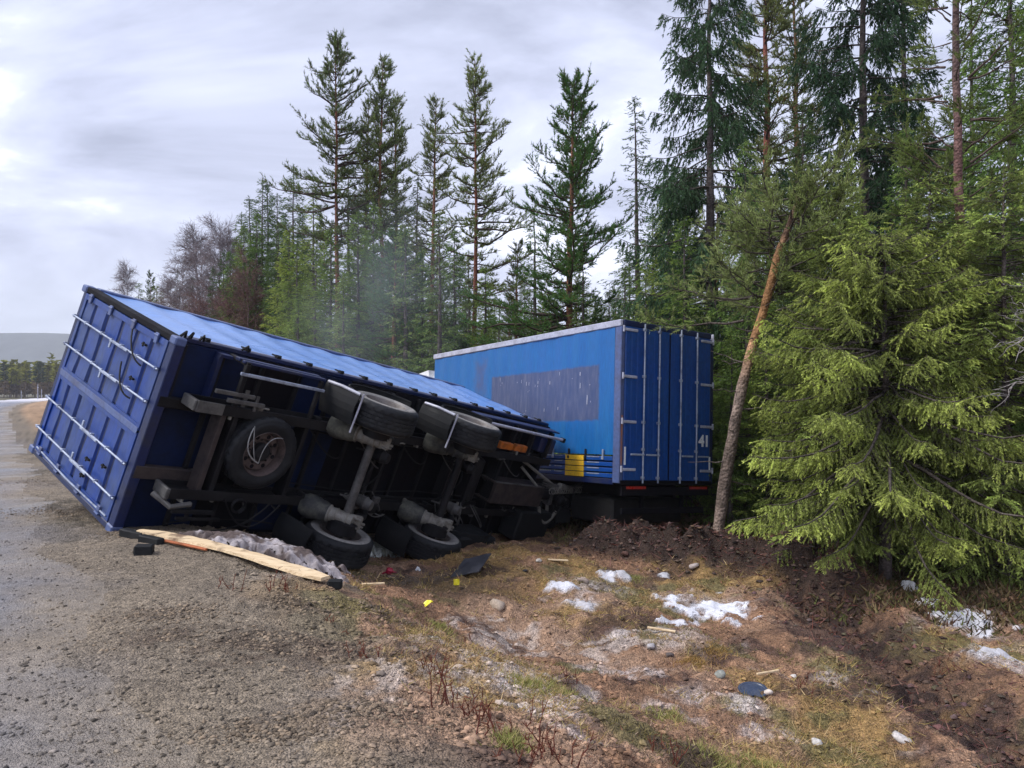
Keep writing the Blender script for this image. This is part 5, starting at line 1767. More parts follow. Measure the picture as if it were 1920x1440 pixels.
# slender red pine in front of the right-hand spruces
r = np.random.default_rng(46)
Yp = 12.6
rp_px = [(1838, 900), (1832, 760), (1822, 640), (1806, 520), (1797, 400), (1795, 280), (1792, 140), (1790, 0), (1786, -140), (1784, -280)]
rp_ = np.array([np.array([0, 0, EYE]) + ray(a, b) / ray(a, b)[1] * Yp for a, b in rp_px])
rp_[0, 2] = hgt(rp_[0, 0], rp_[0, 1]) - .2
pt_ = empty('pine_tree', loc=(rp_[0, 0], rp_[0, 1], rp_[0, 2] + .2), label='slender curving red-trunked pine behind the bright foreground spruce', cat='pine')
org = np.array(pt_.location)
tt = np.linspace(0, 1, 40)
ppi = np.stack([np.interp(tt, np.linspace(0, 1, len(rp_)), rp_[:, a]) for a in range(3)], -1) + np.cumsum(r.normal(0, .008, (40, 3)), 0)
w = Wood(); fol = Foliage()
cc = np.array([.20, .11, .10]) + (np.array([.12, .08, .075]) - np.array([.20, .11, .10])) * sm(.5, .7, tt)[:, None]
w.add((ppi - org)[None], (.105 - .07 * tt)[None], cc, 10)
n = 70
u_ = r.uniform(.42, 1.0, n); base = np.stack([np.interp(u_, tt, ppi[:, a]) for a in range(3)], -1) - org
az = r.uniform(0, 6.28, n); L = r.uniform(.5, 1.5, n) * (1.2 - .5 * u_)
e2 = (r.uniform(-.2, .7, n))[:, None] + .4 * s[None] + r.normal(0, .12, (n, K)); a2 = az[:, None] + np.cumsum(r.normal(0, .12, (n, K)), 1)
step = np.stack([np.cos(a2) * np.cos(e2), np.sin(a2) * np.cos(e2), np.sin(e2)], -1) * (L / (K - 1))[:, None, None]
path = base[:, None] + np.cumsum(step, 1)
w.add(path, (.008 + .012 * L)[:, None] * (1 - .8 * s[None]), (.10, .07, .06), 4)
bi = np.repeat(np.arange(n), 13); q_ = 1 - .6 * r.random(len(bi)) ** 1.2
f = q_ * (K - 1); i0 = np.minimum(f.astype(int), K - 2); fr = (f - i0)[:, None]
B = path[bi, i0] * (1 - fr) + path[bi, i0 + 1] * fr
D = unit(unit(path[bi, i0 + 1] - path[bi, i0]) * .7 + rv(r, len(bi)) * .8 + np.array([0, 0, .35]))
E_ = B + D * r.uniform(.15, .35, len(bi))[:, None]
w.add(np.stack([B, E_], 1), np.full((len(bi), 2), .004), (.1, .08, .07), 3)
ti = np.repeat(np.arange(len(bi)), 26)
fol.add(B[ti] + (E_[ti] - B[ti]) * r.uniform(.2, 1.05, len(ti))[:, None], unit(D[ti] + rv(r, len(ti)) * .8), r.uniform(.06, .1, len(ti)), .014, np.array([.12, .17, .06]) * (r.uniform(.6, 1.4, len(bi))[ti] * r.uniform(.7, 1.3, len(ti)))[:, None])
# snags low on the trunk
m = 10
z_ = r.uniform(.12, .42, m); b_ = np.stack([np.interp(z_, tt, ppi[:, a]) for a in range(3)], -1) - org
a_ = r.uniform(-.6, 1.2, m)
ks = np.linspace(0, 1, 9)
p2 = b_[:, None] + ks[None, :, None] * (r.uniform(.6, 1.5, m)[:, None, None]) * np.stack([np.cos(a_), -np.abs(np.sin(a_)), -.1 + 0 * a_], -1)[:, None] + np.cumsum(r.normal(0, .035, (m, 9, 3)), 1)
w.add(p2, np.full((m, 9), .014) * (1 - .75 * ks), (.22, .19, .17), 4)
link('trunk', w.mesh('red_trunk', M['bark']), pt_)
link('crown', fol.mesh('red_pine_crown', M['near_needles'], r), pt_)

# bright foreground spruces
NEAR = make_spruce(51, 5.3, .27, 2.45, (.14, .185, .07), tip=(.39, .485, .155), base_r=.09, droop=.60, comb=.42, sp=.135, tw=.050, blade=(.044, .0165), nper=8, mat='near_needles', bstep=.0125, irr=.5, twl=.30, power=.58, grey=.12, clump=.6)
plant('spruce_tree', NEAR, 1658, 11.8, h=5.5, th_=5.3, label='bright yellow-green spruce with drooping boughs in the right foreground', rz=1.3, wx=1.0)
NEAR2 = make_spruce(52, 8.0, .04, 2.3, (.12, .16, .06), tip=(.34, .46, .16), base_r=.11, droop=.6, comb=.25, sp=.26, tw=.075, blade=(.055, .019), nper=7, clump=.6, mat='near_needles', bstep=.016, irr=.4, twl=.42, power=.7, grey=.1)
plant('spruce_tree', NEAR2, 1885, 11.6, h=6.4, th_=8, label='yellow-green spruce at the right edge just behind the bright foreground spruce', rz=2.6, wx=1.05)
plant('spruce_tree', NEAR2, 1575, 12.6, h=6.4, th_=8, label='green spruce between the leaning pine and the bright foreground spruce', rz=4.4, wx=.9)
plant('spruce_tree', NEAR2, 1745, 12.4, h=6.6, th_=8, label='yellow-green spruce whose boughs show above the bright foreground one', rz=1.1, wx=1.05)

# ------------------------------------------------------------------ things on the ground
def slab_on_ground(pts, name, mat, thick, label, cat, **k):
    pass


def plank(name, p, q, wd, th0, label, mat, seed, z0=.03, bend=.05, zend=.03):
    r = np.random.default_rng(seed)
    p, q = np.array(p, float), np.array(q, float)
    e = empty(name, loc=tuple(p), label=label, cat='board')
    L = np.hypot(*(q - p)[:2])
    d = (q - p) / L
    d[2] = 0; d = unit(d)
    sd_ = np.array([-d[1], d[0], 0])
    K = 26
    t = np.linspace(0, 1, K)
    c = np.zeros((K, 3))
    c[:, 0] = (q - p)[0] * t; c[:, 1] = (q - p)[1] * t
    c += sd_ * (bend * np.sin(t * 2.6))[:, None]
    zz = (p[2] + z0) * (1 - t) + (q[2] + zend) * t - p[2]
    c[:, 2] = zz + .03 * np.sin(t * 4)
    w_ = wd * (1 + .10 * np.sin(t * 7 + 1)) * np.minimum(1, .45 + 5 * t) * np.minimum(1, .6 + 5 * (1 - t)) + r.normal(0, .003, K)
    V = []
    for a in range(K):
        for (su, sv) in ((-.5, 0), (-.46, 1), (0, 1.12), (.46, 1), (.5, 0)):
            V.append(c[a] + sd_ * su * w_[a] + np.array([0, 0, sv * th0]) + r.normal(0, .002, 3))
    f4 = [(a * 5 + b, a * 5 + (b + 1) % 5, (a + 1) * 5 + (b + 1) % 5, (a + 1) * 5 + b) for a in range(K - 1) for b in range(5)]
    mb = MB(); mb.add(V, f4, (), [(4, 3, 2, 1, 0), tuple((K - 1) * 5 + b for b in range(5))])
    mb.obj('timber', mat, e)
    return e, c, sd_, w_


pa, pb = gpix(262, 1008), gpix(608, 1096)
e, c, sd_, w_ = plank('timber_board', pa, pb, .18, .028, 'long pale split timber lying along the overturned trailer', M['wood'], 3, .06, .03, .06)
mb = MB()
K = len(c)
for a in range(6, K - 2):
    pass
mb.tube([c[a] - sd_ * (w_[a] * .5 + .02) + (0, 0, -.01) for a in range(4, 12)], .016, 6)
mb.obj('bark_edge', M['wood_orange'], e)
# dark squared blocks at its left end
for (px, py, L, rz, w_, lab) in ((250, 1008, .42, -.55, .10, 'black broken bumper piece at the trailer corner'), (283, 1018, .34, -.5, .09, 'dark block overlapping the left end of the pale timber'), (270, 1040, .17, .2, .12, 'small black block in front of the pale timber'), (628, 1100, .13, .1, .08, 'small dark block at the right end of the pale timber')):
    p = gpix(px, py)
    o = empty('broken_block', loc=tuple(p), label=lab, cat='debris')
    mb = MB(); mb.box((-L / 2, -w_ / 2, -.02), (L / 2, w_ / 2, w_ * .8), .012, (0, .04, rz), (0, 0, 0)); mb.obj('block', M['black_rubber'], o)
    mb = MB(); mb.box((-L / 2 - .01, -w_ * .3, .0), (-L / 2 + .03, w_ * .3, w_ * .6), .008, (0, .04, rz), (0, 0, 0)); mb.obj('bolt_plate', M['chassis'], o)


def gsheet(pts, thick, n=14, rough=.01, seed=0):
    """thin irregular sheet resting on the ground within an outline of world points"""
    pass


def blob(px, py, rx, ry, name, mat, thick, seed, label, cat, kind=None, n=120, thr=.0, dark=(.8, .8, .84), col2=(.5, .46, .45), sharp=1.0, group=None):
    """irregular patch with thickness that follows the ground; rx, ry in metres (across, away)"""
    c = gpix(px, py)
    u = np.linspace(-1.25, 1.25, n)
    U, V_ = np.meshgrid(u, u, indexing='ij')
    X_, Y_ = c[0] + U * rx, c[1] + V_ * ry
    rad = np.hypot(U, V_)
    d = 1 - rad + 1.5 * (fbm(U * 1.9 + seed, V_ * 1.9, 200 + seed, 4, .6) - .5) + .5 * (fbm(U * 9 + seed, V_ * 9, 210 + seed, 3) - .5)
    g = hgt(X_, Y_)
    Z_ = g - .03 + thick * np.clip(d * 2.2 * sharp + .25, -.3, 1) + .05 * (fbm(X_ * 12, Y_ * 12, 220, 4, .65) - .5) * (1 if thick > .09 else .3) + .028
    hole = fbm(X_ * 16, Y_ * 16, 240 + seed, 4, .65)
    keep = (d > -.12) & (hole < .62 + .40 * np.clip(d, 0, 1) ** .6) if 'stain' not in label else (d > -.1) & (hole < .5)
    P = np.stack([X_ - c[0], Y_ - c[1], Z_ - c[2]], -1).reshape(-1, 3)
    i, j = np.meshgrid(np.arange(n - 1), np.arange(n - 1), indexing='ij')
    Q = np.stack([i * n + j, (i + 1) * n + j, (i + 1) * n + j + 1, i * n + j + 1], -1).reshape(-1, 4)
    kk = keep.reshape(-1)[Q].all(1)
    Q = Q[kk]
    if not len(Q):
        return
    us, inv = np.unique(Q, return_inverse=True)
    cw = (sm(.34, .58, fbm(X_ * 14, Y_ * 14, 230 + seed, 4, .65)) * sm(.36, .5, fbm(X_ * 3.5, Y_ * 3.5, 233 + seed, 3))).reshape(-1)[us]
    cc = np.array(col2) + (np.array(dark) - np.array(col2)) * cw[:, None]
    me = mesh_np(name, P[us], inv.reshape(Q.shape), mat, cc, True)
    return link(name, me, None, label, cat, group, kind, tuple(c))


W_ = (.80, .82, .88)
for k, (px, py, rx, ry, th_, d1, d2, lab) in enumerate([
    (1705, 1102, .10, .20, .10, (.85, .87, .92), (.7, .7, .74), 'upright white snow lump under the bright spruce'),
    (500, 1034, .82, .40, .13, (.42, .38, .39), (.10, .075, .07), 'dirty pinkish snow bank under the overturned trailer'),
    (700, 1035, .42, .40, .12, (.62, .64, .60), (.30, .31, .25), 'grey snow and grass clump between the two lower wheels'),
]):
    blob(px, py, rx, ry, 'snow_patch' if 'stain' not in lab else 'pink_stain', M['snow'], th_, k, lab, 'snow' if 'stain' not in lab else 'stain', dark=d1, col2=d2)


def rock_mesh(r, s, flat=.6, rough=.25, sub_=2):
    import bmesh
    bm = bmesh.new()
    bmesh.ops.create_icosphere(bm, subdivisions=sub_, radius=1)
    V = np.array([v.co[:] for v in bm.verts])
    pl = rv(r, 9)
    for p in pl:                       # chop planes make facets
        dd = V @ p
        lim = r.uniform(.55, .85)
        V = V - np.maximum(0, dd - lim)[:, None] * p
    V = V * (s * r.uniform(.8, 1.2), s * r.uniform(.7, 1.0), s * flat)
    F = np.array([[v.index for v in f.verts] for f in bm.faces])
    bm.free()
    return V, F


r = np.random.default_rng(77)
rocks = [(1302, 1062, .10, (.36, .31, .29), 'pale angular rock below the dark peat mound'), (1690, 1390, .075, (.46, .43, .42), 'whitish stone near the lower right edge'),
         (1532, 1396, .055, (.52, .5, .48), 'small white stone left of the whitish stone'), (1092, 1090, .11, (.33, .26, .22), 'brown rock beside the ragged snow patch'),
         (935, 1138, .13, (.36, .29, .23), 'flat tan stone right of the yellow tags'), (1220, 1215, .07, (.34, .32, .33), 'grey stone in the dark hollow'),
         (1172, 1040, .10, (.10, .05, .04), 'dark red-brown clod below the drawbar'), (985, 1072, .06, (.04, .04, .045), 'small black lump right of the fallen flap'),
         (1350, 1268, .07, (.22, .23, .21), 'grey-green stone above the black disc'), (1488, 1270, .035, (.6, .56, .52), 'tiny pale stone in the brown grass'),
         (1440, 1300, .05, (.55, .48, .42), 'light pebble under the edge of the black disc'), (1850, 1150, .06, (.48, .44, .43), 'pale stone at the far right under the spruces'),
         (1905, 1180, .07, (.5, .47, .48), 'whitish stone at the right edge under the spruces'), (560, 1010, .08, (.4, .34, .33), 'pale stone against the lower mud flap'),
         (1255, 1230, .05, (.10, .08, .075), 'dark stone right of the grey stone'), (1010, 1055, .05, (.5, .46, .4), 'small light stone beyond the fallen flap')]
for px, py, s_, cl, lab in rocks:
    V, F_ = rock_mesh(r, s_)
    p = gpix(px, py)
    me = mesh_np('rock', V, F_, M['stone'], np.array(cl) * r.uniform(.85, 1.15, (len(V), 1)), False)
    o = link('rock', me, None, lab, 'rock', None, None, (p[0], p[1], p[2] + s_ * .08))
    o.rotation_euler = (r.uniform(-.3, .3), r.uniform(-.3, .3), r.uniform(0, 6))

# loose bits of wood
for (px, py, L, rz, w_, lab) in ((1040, 1054, .42, .05, .05, 'short pale wood splinter below the drawbar'), (1240, 1186, .3, -.3, .03, 'thin pale splinter by the snow tongue'), (1440, 1268, .28, .5, .02, 'thin twig beside the dark hollow'), (700, 1100, .25, .4, .03, 'short stick near the lower wheels')):
    p = gpix(px, py)
    mb = MB(); mb.box((-L / 2, -w_ / 2, 0), (L / 2, w_ / 2, .02), .004, (0, .06, rz), (0, 0, 0))
    o = mb.obj('wood_splinter', M['wood'], None, label=lab, cat='wood'); o.location = (p[0], p[1], p[2] + .02)

# black disc, flat with a bite out of its near edge
p = gpix(1412, 1302)
a = np.linspace(0, 2 * math.pi, 40, endpoint=False)
rad_ = .115 * (1 + .03 * np.sin(3 * a)) - .035 * np.exp(-((a - 4.55) / .28) ** 2)
V = []
for k_, (f_, z) in enumerate(((1.0, 0), (1.03, .006), (1.0, .012), (.86, .012), (.8, .006), (0.001, .007))):
    V += [(rad_[i] * f_ * math.cos(a[i]) * 1.05, rad_[i] * f_ * math.sin(a[i]), z) for i in range(40)]
mb = MB(); mb.add(V, [(k_ * 40 + i, k_ * 40 + (i + 1) % 40, (k_ + 1) * 40 + (i + 1) % 40, (k_ + 1) * 40 + i) for k_ in range(5) for i in range(40)])
o = mb.obj('round_cap', M['dark_blue_plastic'], None, label='slate-coloured plastic disc lying on the churned ground', cat='cap')
o.location = (p[0], p[1], p[2] + .03)
o.rotation_euler = (.20, -.05, 0)

# yellow tags
for (px, py, lab, s_) in ((856, 1097, 'small yellow tag standing by the lower wheel', .04), (800, 1136, 'bright yellow crumpled plastic scrap in front of the wheels', .055)):
    p = gpix(px, py)
    n_ = 7
    U, V_ = np.meshgrid(np.linspace(-1, 1, n_), np.linspace(-1, 1, n_), indexing='ij')
    rg = np.random.default_rng(int(px))
    Zc = .5 * s_ * np.sin(U * 2.5 + V_) + rg.normal(0, .12 * s_, U.shape)
    if s_ < .05:
        P = np.stack([U * s_, .3 * Zc, s_ * 1.0 + V_ * s_ - .25 * s_ * np.abs(U) * 0], -1)
    else:
        P = np.stack([U * s_ * 1.3, V_ * s_ * .8, .03 + Zc], -1)
    mb = MB(); mb.grid(P); P2 = P + (0, .003, -.003); mb.grid(P2[::-1])
    o = mb.obj('yellow_scrap', M['yellow_tag'], None, label=lab, cat='scrap'); o.location = tuple(p)
# red and white scraps near the wheels
p = gpix(730, 1078)
mb = MB(); mb.box((-.05, -.04, 0), (.05, .04, .09), .02, (.3, .4, .2)); mb.tube([(-.1, 0, .01), (0, -.02, .05), (.1, .02, .02)], .012, 6)
o = mb.obj('red_scrap', M['red_rag'], None, label='broken dark red lamp fragment beside the lower wheels', cat='scrap'); o.location = tuple(p)
p = gpix(784, 1070)
mb = MB(); mb.box((-.03, -.005, 0), (.0, .005, .06), 0, (.1, .5, .3)); mb.box((.0, -.02, 0), (.03, -.01, .05), 0, (.1, -.5, .1))
o = mb.obj('white_scrap', M['white'], None, label='small white plastic chip under the second lower wheel', cat='scrap'); o.location = tuple(p)
# fallen flap
p = gpix(884, 1072)
mb = MB()
P = np.zeros((6, 6, 3))
for a_ in range(6):
    for b_ in range(6):
        u_, v_ = a_ / 5 - .5, b_ / 5 - .5
        P[a_, b_] = (u_ * .40 + v_ * .16, v_ * .62, .10 - .12 * v_ * -1 + .04 * math.sin(u_ * 3))
mb.grid(P); P2 = P - (0, 0, .014); mb.grid(P2[::-1])
for e_ in (0, -1):
    mb.grid(np.stack([P[e_], P2[e_]]) if e_ else np.stack([P2[e_], P[e_]])); mb.grid(np.stack([P[:, e_], P2[:, e_]]) if not e_ else np.stack([P2[:, e_], P[:, e_]]))
o = mb.obj('fallen_flap', grimy('slate_mud_flap', (.03, .032, .04), (.075, .075, .09), .5, scale=8), None, label='torn mud flap lying against the second lower wheel', cat='flap')
o.location = (p[0], p[1], p[2] + .0)
# white bent reflector by the ditch
p = gpix(1138, 960)
mb = MB(); mb.tube([(0, 0, -.05), (.02, 0, .15), (.10, 0, .32), (.16, .02, .34)], .02, 8); mb.box((-.02, -.03, .05), (.03, .03, .22), .01)
o = mb.obj('bent_reflector', M['white'], None, label='bent white marker post at the end of the drawbar', cat='post'); o.location = (p[0], p[1], p[2])
mb = MB(); mb.tube([(0, 0, .02), (.35, -.1, -.03), (.7, -.2, -.02)], .012, 6)
o = mb.obj('orange_rod', M['wood_orange'], None, label='thin orange-brown rod on the edge of the peat mound', cat='rod'); o.location = tuple(gpix(1150, 968) + (0, 0, .05))

# thin marker stakes along the far road
for px, Y, h_, lab in ((71, 170, 3.4, 'thin pale marker stake by the far road bend'), (40, 190, 2.6, 'lower marker stake left of the far pale stake'), (78, 200, 2.5, 'short stake right behind the far pale stake')):
    p = at(px, Y)
    mb = MB(); mb.tube([(0, 0, -.2), (0, 0, h_)], [.09, .06], 6); mb.box((-.10, -.10, h_ * .75), (.10, .10, h_ * .83))
    o = mb.obj('marker_stake', M['rail_grey'], None, label=lab, cat='stake'); o.location = tuple(p)

# ------------------------------------------------------------------ countless litter
r = np.random.default_rng(91)


def scatter(n, rmin, rmax, a0=-42, a1=42, power=1.0):
    th_ = np.radians(r.uniform(a0, a1, n))
    d = rmin * (rmax / rmin) ** (r.random(n) ** power)
    return d * np.sin(th_), d * np.cos(th_)


# stones: squashed octahedra with jitter
def stones(name, n, rmin, rmax, smin, smax, colf, keep, label, area=None):
    x, y = scatter(n, rmin, rmax) if area is None else area
    k = keep(x, y)
    x, y = x[k], y[k]
    n = len(x)
    s_ = smin * (smax / smin) ** (r.random(n) ** 2.2)
    z = hgt(x, y) + s_ * .12
    o8 = np.array([(1, 0, 0), (-1, 0, 0), (0, 1, 0), (0, -1, 0), (0, 0, 1), (0, 0, -1)], float)
    o8 = np.concatenate([o8, np.array([(1, 1, .6), (-1, 1, .6), (-1, -1, .6), (1, -1, .6)]) * .68])
    base = o8[None] * (1 + r.normal(0, .16, (n, 10, 1))) * np.stack([r.uniform(.8, 1.3, n), r.uniform(.6, 1.0, n), r.uniform(.4, .8, n)], -1)[:, None]
    an = r.uniform(0, 6.28, n)
    ca, sa = np.cos(an)[:, None], np.sin(an)[:, None]
    V = np.stack([base[..., 0] * ca - base[..., 1] * sa, base[..., 0] * sa + base[..., 1] * ca, base[..., 2]], -1) * s_[:, None, None] + np.stack([x, y, z], -1)[:, None]
    t = [(0, 6, 4), (6, 2, 4), (2, 7, 4), (7, 1, 4), (1, 8, 4), (8, 3, 4), (3, 9, 4), (9, 0, 4), (0, 2, 6), (2, 1, 7), (1, 3, 8), (3, 0, 9)]
    F_ = (np.array(t)[None] + np.arange(n)[:, None, None] * 10).reshape(-1, 3)
    col = np.repeat(colf(x, y, n), 10, 0)
    me = mesh_np(name, V.reshape(-1, 3), F_, M['stone'], col)
    return link(name, me, kind='stuff', label=label)


def c_road(x, y, n):
    b = ground_color(x, y) * .85
    return np.clip(b * r.uniform(.45, 1.75, (n, 1)) * np.where(r.random((n, 1)) < .25, .45, 1), 0, .75)


stones('gravel', 42000, 2.4, 17, .0035, .019, c_road, lambda x, y: (road_n(x, y)[0] < 2.6), 'loose gravel on the road and its shoulder')
stones('pebbles', 22000, 3.0, 15, .005, .032, lambda x, y, n: np.clip(ground_color(x, y) * r.uniform(.3, 1.5, (n, 1)), 0, .7), lambda x, y: (road_n(x, y)[0] > 1.8) & (road_n(x, y)[0] < 12), 'small stones and crumbs of soil on the slope')
dk = [(q[0] + r.normal(0, q[2] * .45, 700), q[1] + r.normal(0, q[3] * .45, 700)) for q in DARK]
stones('crumbs', 1, 3, 5, .004, .019, lambda x, y, n: np.array([.12, .09, .062]) * r.uniform(.3, 2.4, (n, 1)), lambda x, y: x < 99, 'dark crumbs of churned gravel', (np.concatenate([a_ for a_, b_ in dk]), np.concatenate([b_ for a_, b_ in dk])))
# big clods round the mound and furrow
AREA = (np.concatenate([r.uniform(.6, 5.6, 9000), r.uniform(2.9, 5.4, 6000)]), np.concatenate([r.uniform(10.4, 14.3, 9000), r.uniform(2.5, 10.8, 6000)]))
stones('peat_clods', 16000, 4.5, 16, .010, .055, lambda x, y, n: np.array([.05, .031, .024]) * r.uniform(.3, 2.8, (n, 1)) * r.uniform(.8, 1.2, (n, 3)), lambda x, y: (r.random(len(x)) < np.maximum(np.exp(-(furrow(x, y) / .6) ** 2) * .75, mound(x, y))), 'dark torn peat clods', AREA)


def blades_on(name, n, rmin, rmax, keep, lens, wid, colf, label, spread=.8, cluster=None, up=.7, area=None):
    x, y = scatter(n, rmin, rmax) if area is None else area
    k = keep(x, y)
    x, y = x[k], y[k]
    if cluster:
        m, rad_ = cluster
        x = np.repeat(x, m) + r.normal(0, rad_, len(x) * m); y = np.repeat(y, m) + r.normal(0, rad_, len(y) * m)
    n = len(x)
    fol = Foliage()
    D = unit(rv(r, n) * (spread, spread, .3) + np.array([0, 0, up]))
    dd = np.hypot(x, y)
    fol.add(np.stack([x, y, hgt(x, y) - .005], -1), D, r.uniform(lens[0], lens[1], n), wid * np.clip(dd / 7, .7, 2.2), colf(n))
    return link(name, fol.mesh(name, M['herb'], r), kind='stuff', label=label)


def pick(cols, n):
    cols = np.array(cols)
    return cols[r.integers(0, len(cols), n)] * r.uniform(.6, 1.4, (n, 1))


offm = lambda x, y: (road_n(x, y)[0] > 1.75 + .2 * np.clip(np.hypot(x, y) - 3, 0, 5) + 1.2 * (fbm(x, y, 3, 2) - .5)) & (furrow(x, y) > .6) & (mound(x, y) < .3)
blades_on('dead_grass', 5200, 3.2, 15, lambda x, y: offm(x, y) & (fbm(x * 1.1 + 9, y * 1.1, 63, 4) > .5), (.03, .13), .006, lambda n: pick([(.42, .30, .11), (.36, .23, .12), (.30, .25, .08), (.50, .37, .20)], n), 'matted straw-coloured dead grass', cluster=(16, .05), spread=1.0, up=.45)
blades_on('moss_and_sprigs', 3400, 3.2, 16, lambda x, y: offm(x, y) & (fbm(x * 1.3 - 3, y * 1.3, 65, 4) > .58), (.02, .07), .008, lambda n: pick([(.17, .15, .055), (.22, .18, .07), (.11, .09, .04)], n), 'green moss and low sprigs', cluster=(16, .05), spread=1.0, up=.6)
blades_on('brown_litter', 42000, 3.0, 15, offm, (.015, .07), .007, lambda n: pick([(.16, .075, .05), (.27, .15, .10), (.07, .04, .035), (.42, .30, .22), (.22, .09, .06)], n), 'brown twigs, roots and needle litter', spread=1.0, up=.22)
blades_on('torn_roots', 6000, 4.5, 16, lambda x, y: r.random(len(x)) < np.maximum(np.exp(-(furrow(x, y) / .7) ** 2) * .7, mound(x, y)), (.05, .22), .009, lambda n: pick([(.12, .045, .035), (.07, .03, .03), (.20, .10, .08)], n), 'torn roots in the peat', spread=1.0, up=.3, area=AREA)
blades_on('ground_cover', 9000, 11, 26, lambda x, y: (road_n(x, y)[0] > 9.5) & (mound(x, y) < .2), (.06, .22), .02, lambda n: pick([(.10, .11, .035), (.13, .07, .045), (.08, .06, .035), (.16, .12, .06)], n), 'bilberry and heather under the trees', cluster=(8, .12), spread=.9, up=.7)

# reddish dead herb stems standing up
stems = [(852, 1330, 7, .22), (900, 1352, 9, .13), (930, 1375, 6, .12), (795, 1265, 5, .10), (690, 1235, 7, .09), (1045, 1435, 8, .18), (990, 1432, 6, .10), (515, 1105, 6, .13), (440, 1108, 5, .10), (1080, 1300, 4, .1), (1500, 1290, 5, .12), (1240, 1410, 6, .12), (620, 1180, 4, .07), (560, 1115, 4, .08), (955, 1010, 4, .1), (870, 1200, 4, .1), (1770, 1260, 6, .14)]
STEMLAB = ['tall reddish dead stems in the foreground right of the gravel', 'bushy reddish dead stems just right of the tallest clump', 'short reddish stems third in the foreground row', 'thin reddish stems at the edge of the pale frost', 'small reddish sprigs on the brown shoulder gravel', 'reddish dead stems at the bottom edge of the picture',
           'short stems beside the clump at the bottom edge', 'reddish weed in front of the right half of the pale timber', 'two dark sprigs in front of the middle of the pale timber', 'faint stems beside the yellow-green grass tuft', 'thin stems right of the slate disc', 'dark stems near the bottom centre right', 'tiny sprigs on the churned gravel',
           'small reddish weed near the end of the pale timber', 'short stems right of the fallen mud flap', 'small stems between frost and brown soil', 'pale thin stems on the bank of the furrow']
for k, (px, py, m, h_) in enumerate(stems):
    p = gpix(px, py)
    w = Wood()
    for q in range(m):
        b_ = np.array([r.normal(0, .07), r.normal(0, .07), 0])
        b_[2] = hgt(p[0] + b_[0], p[1] + b_[1]) - p[2] - .01
        K = 6
        t = np.linspace(0, 1, K)
        hh = h_ * r.uniform(.5, 1.25)
        pp = b_ + np.stack([r.normal(0, .25) * hh * t, r.normal(0, .25) * hh * t, hh * t], -1) + np.cumsum(r.normal(0, .006, (K, 3)), 0)
        w.add(pp[None], (np.full((1, K), .0042) * (1 - .6 * t)), (.15, .045, .035), 4)
        for _ in range(5):
            i0 = r.integers(1, K)
            e_ = pp[i0] + r.normal(0, .02, 3) + (0, 0, .02)
            w.add(np.stack([pp[i0], e_])[None], np.array([[.004, .0015]]), (.20, .08, .05), 3)
    o = link('herb_stems', w.mesh('herb_stems', M['herb']), None, STEMLAB[k], 'plant', 'reddish dead stem clumps', None, tuple(p))
# yellow-green grass tufts
TUFTLAB = ['brightest yellow-green grass tuft in the foreground', 'grass tuft touching the brightest tuft on its right', 'small grass tuft left of the brightest tuft', 'straw tuft on the shoulder left of the frost', 'low tuft below the brightest grass tuft', 'straw tuft between frost patches left of the disc', 'green tuft at the bottom edge right of centre', 'tuft at the bottom edge beside another green tuft',
           'wide grassy tuft right of the lowest trailer wheels', 'grassy hump below the drawbar', 'grass tuft among the small snow spots', 'rusty orange grass tuft below the brightest snow', 'smaller rusty tuft left of the orange tuft']
for k, (px, py, s_) in enumerate([(1020, 1290, .16), (1060, 1300, .14), (985, 1285, .10), (830, 1180, .12), (960, 1395, .08), (1250, 1345, .12), (1350, 1430, .16), (1420, 1435, .14), (1010, 1000, .2), (1060, 1010, .22), (1190, 1085, .14), (1340, 1225, .16), (1300, 1240, .14)]):
    p = gpix(px, py)
    n = 420
    x, y = r.normal(0, s_ * .6, n), r.normal(0, s_ * .6, n)
    z = hgt(p[0] + x, p[1] + y) - p[2] - .005
    fol = Foliage()
    cols = [(.30, .30, .09), (.22, .24, .07), (.38, .34, .14)] if k not in (11, 12) else [(.38, .24, .08), (.32, .2, .07)]
    fol.add(np.stack([x, y, z], -1), unit(rv(r, n) * (.9, .9, .2) + np.array([0, 0, .7])), r.uniform(.03, .09, n), .005, pick(cols, n))
    link('grass_tuft', fol.mesh('grass_tuft', M['herb'], r), None, TUFTLAB[k], 'grass', 'yellowish grass tufts', None, tuple(p))

# dead grey branches reaching in at the right
r2 = np.random.default_rng(17)
p = at(1960, 10.6)
w = Wood()
for q in range(9):
    K = 12
    t = np.linspace(0, 1, K)
    s0 = np.array([.3, .2, 3.1 + .25 * q - (1.4 if q > 5 else 0)])
    d = unit(np.array([-1, r2.uniform(-.7, .1), r2.uniform(-.25, .2)]))
    pp = s0 + d * (t * r2.uniform(.7, 1.4))[:, None] + np.cumsum(r2.normal(0, .03, (K, 3)), 0)
    w.add(pp[None], (.016 * (1 - .75 * t))[None], (.27, .25, .24), 5)
    for _ in range(9):
        i0 = r2.integers(2, K)
        n3 = 5
        d3 = unit(d + r2.normal(0, .6, 3))
        qq = pp[i0] + d3 * (np.linspace(0, 1, n3) * r2.uniform(.15, .45))[:, None] + np.cumsum(r2.normal(0, .015, (n3, 3)), 0)
        w.add(qq[None], (.007 * (1 - .7 * np.linspace(0, 1, n3)))[None], (.27, .25, .24), 4)
w.add(np.array([[[.3, .2, -.3], [.32, .2, 2.5], [.28, .2, 5.2]]]), np.array([[.09, .075, .04]]), (.17, .15, .14), 8)
link('dead_tree', w.mesh('dead_tree', M['bark']), None, 'dead grey tree with bare twisted branches at the right edge', 'tree', None, None, tuple(p))

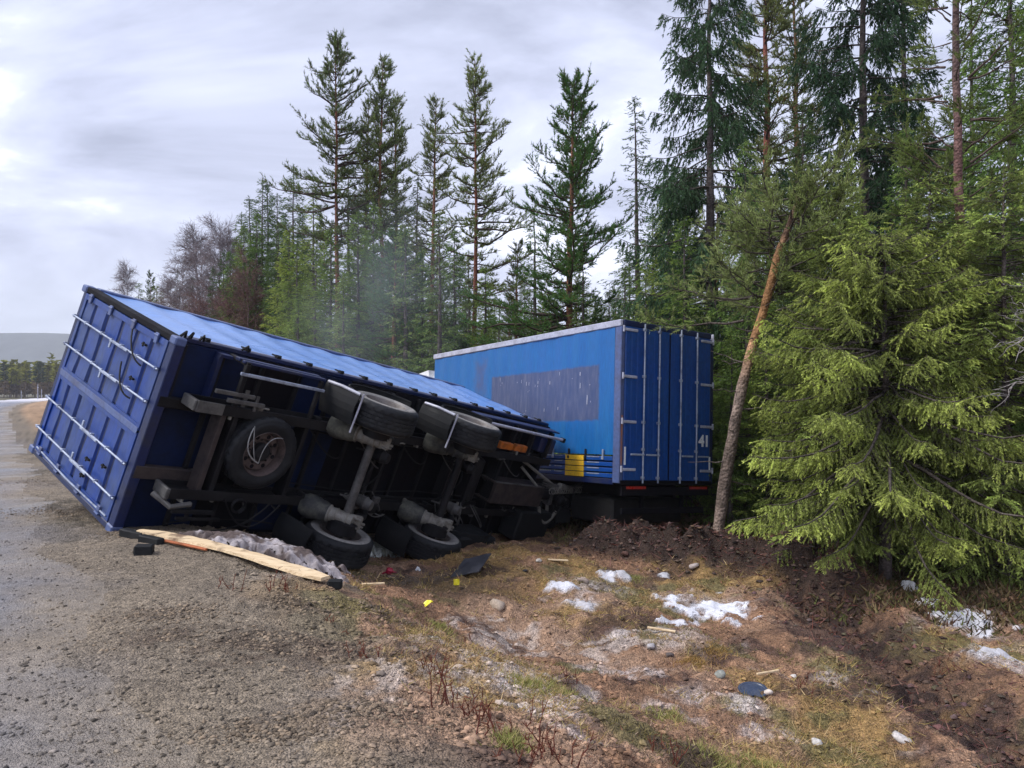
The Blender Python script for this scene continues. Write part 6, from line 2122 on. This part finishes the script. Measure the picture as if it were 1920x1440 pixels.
# ------------------------------------------------------------------ steam above the trailer and the haze
def vol_mat(name, dens, noise=None, color=(.85, .88, .95)):
    m = bpy.data.materials.new(name)
    m.use_nodes = True
    nt = m.node_tree
    nt.nodes.clear()
    o = nt.nodes.new('ShaderNodeOutputMaterial')
    v = nt.nodes.new('ShaderNodeVolumePrincipled')
    v.inputs['Color'].default_value = (*color, 1)
    v.inputs['Density'].default_value = dens
    if noise:
        t = nt.nodes.new('ShaderNodeTexNoise')
        t.inputs['Scale'].default_value = noise
        t.inputs['Detail'].default_value = 3
        co = nt.nodes.new('ShaderNodeTexCoord')
        nt.links.new(co.outputs['Object'], t.inputs['Vector'])
        r_ = nt.nodes.new('ShaderNodeMapRange')
        r_.inputs[1].default_value = .42; r_.inputs[2].default_value = .75; r_.inputs[4].default_value = dens
        nt.links.new(t.outputs[0], r_.inputs[0])
        # soft edge: fades with distance from the middle of the puff
        ln = nt.nodes.new('ShaderNodeVectorMath'); ln.operation = 'LENGTH'
        nt.links.new(co.outputs['Object'], ln.inputs[0])
        f = nt.nodes.new('ShaderNodeMapRange')
        f.inputs[1].default_value = .95; f.inputs[2].default_value = .2; f.inputs[3].default_value = 0; f.inputs[4].default_value = 1
        nt.links.new(ln.outputs['Value'], f.inputs[0])
        mu = nt.nodes.new('ShaderNodeMath'); mu.operation = 'MULTIPLY'
        nt.links.new(r_.outputs[0], mu.inputs[0]); nt.links.new(f.outputs[0], mu.inputs[1])
        nt.links.new(mu.outputs[0], v.inputs['Density'])
    nt.links.new(v.outputs[0], o.inputs['Volume'])
    return m


mb = MB(); mb.lathe((0, 0, -1), (0, 0, 1), [(1 - math.cos(a), max(.001, math.sin(a))) for a in np.linspace(0, math.pi, 14)], 20)
me = mb.mesh('steam', vol_mat('drifting_steam', .17, 1.6, (.72, .82, .95)))
st = bpy.data.objects.new('steam', me); C.objects.link(st)
tag(st, 'thin bluish steam drifting up behind the overturned trailer', None, None, 'stuff')
st.location = (-4.1, 21.5, 4.0)
st.scale = (3.4, 2.0, 4.6)

mb = MB(); mb.box((-6200, -60, -9), (6200, 3400, 300))
me = mb.mesh('haze', vol_mat('haze', .00027, None, (.80, .84, .95)))
hz_ = bpy.data.objects.new('haze', me); C.objects.link(hz_)
hz_['kind'] = 'stuff'
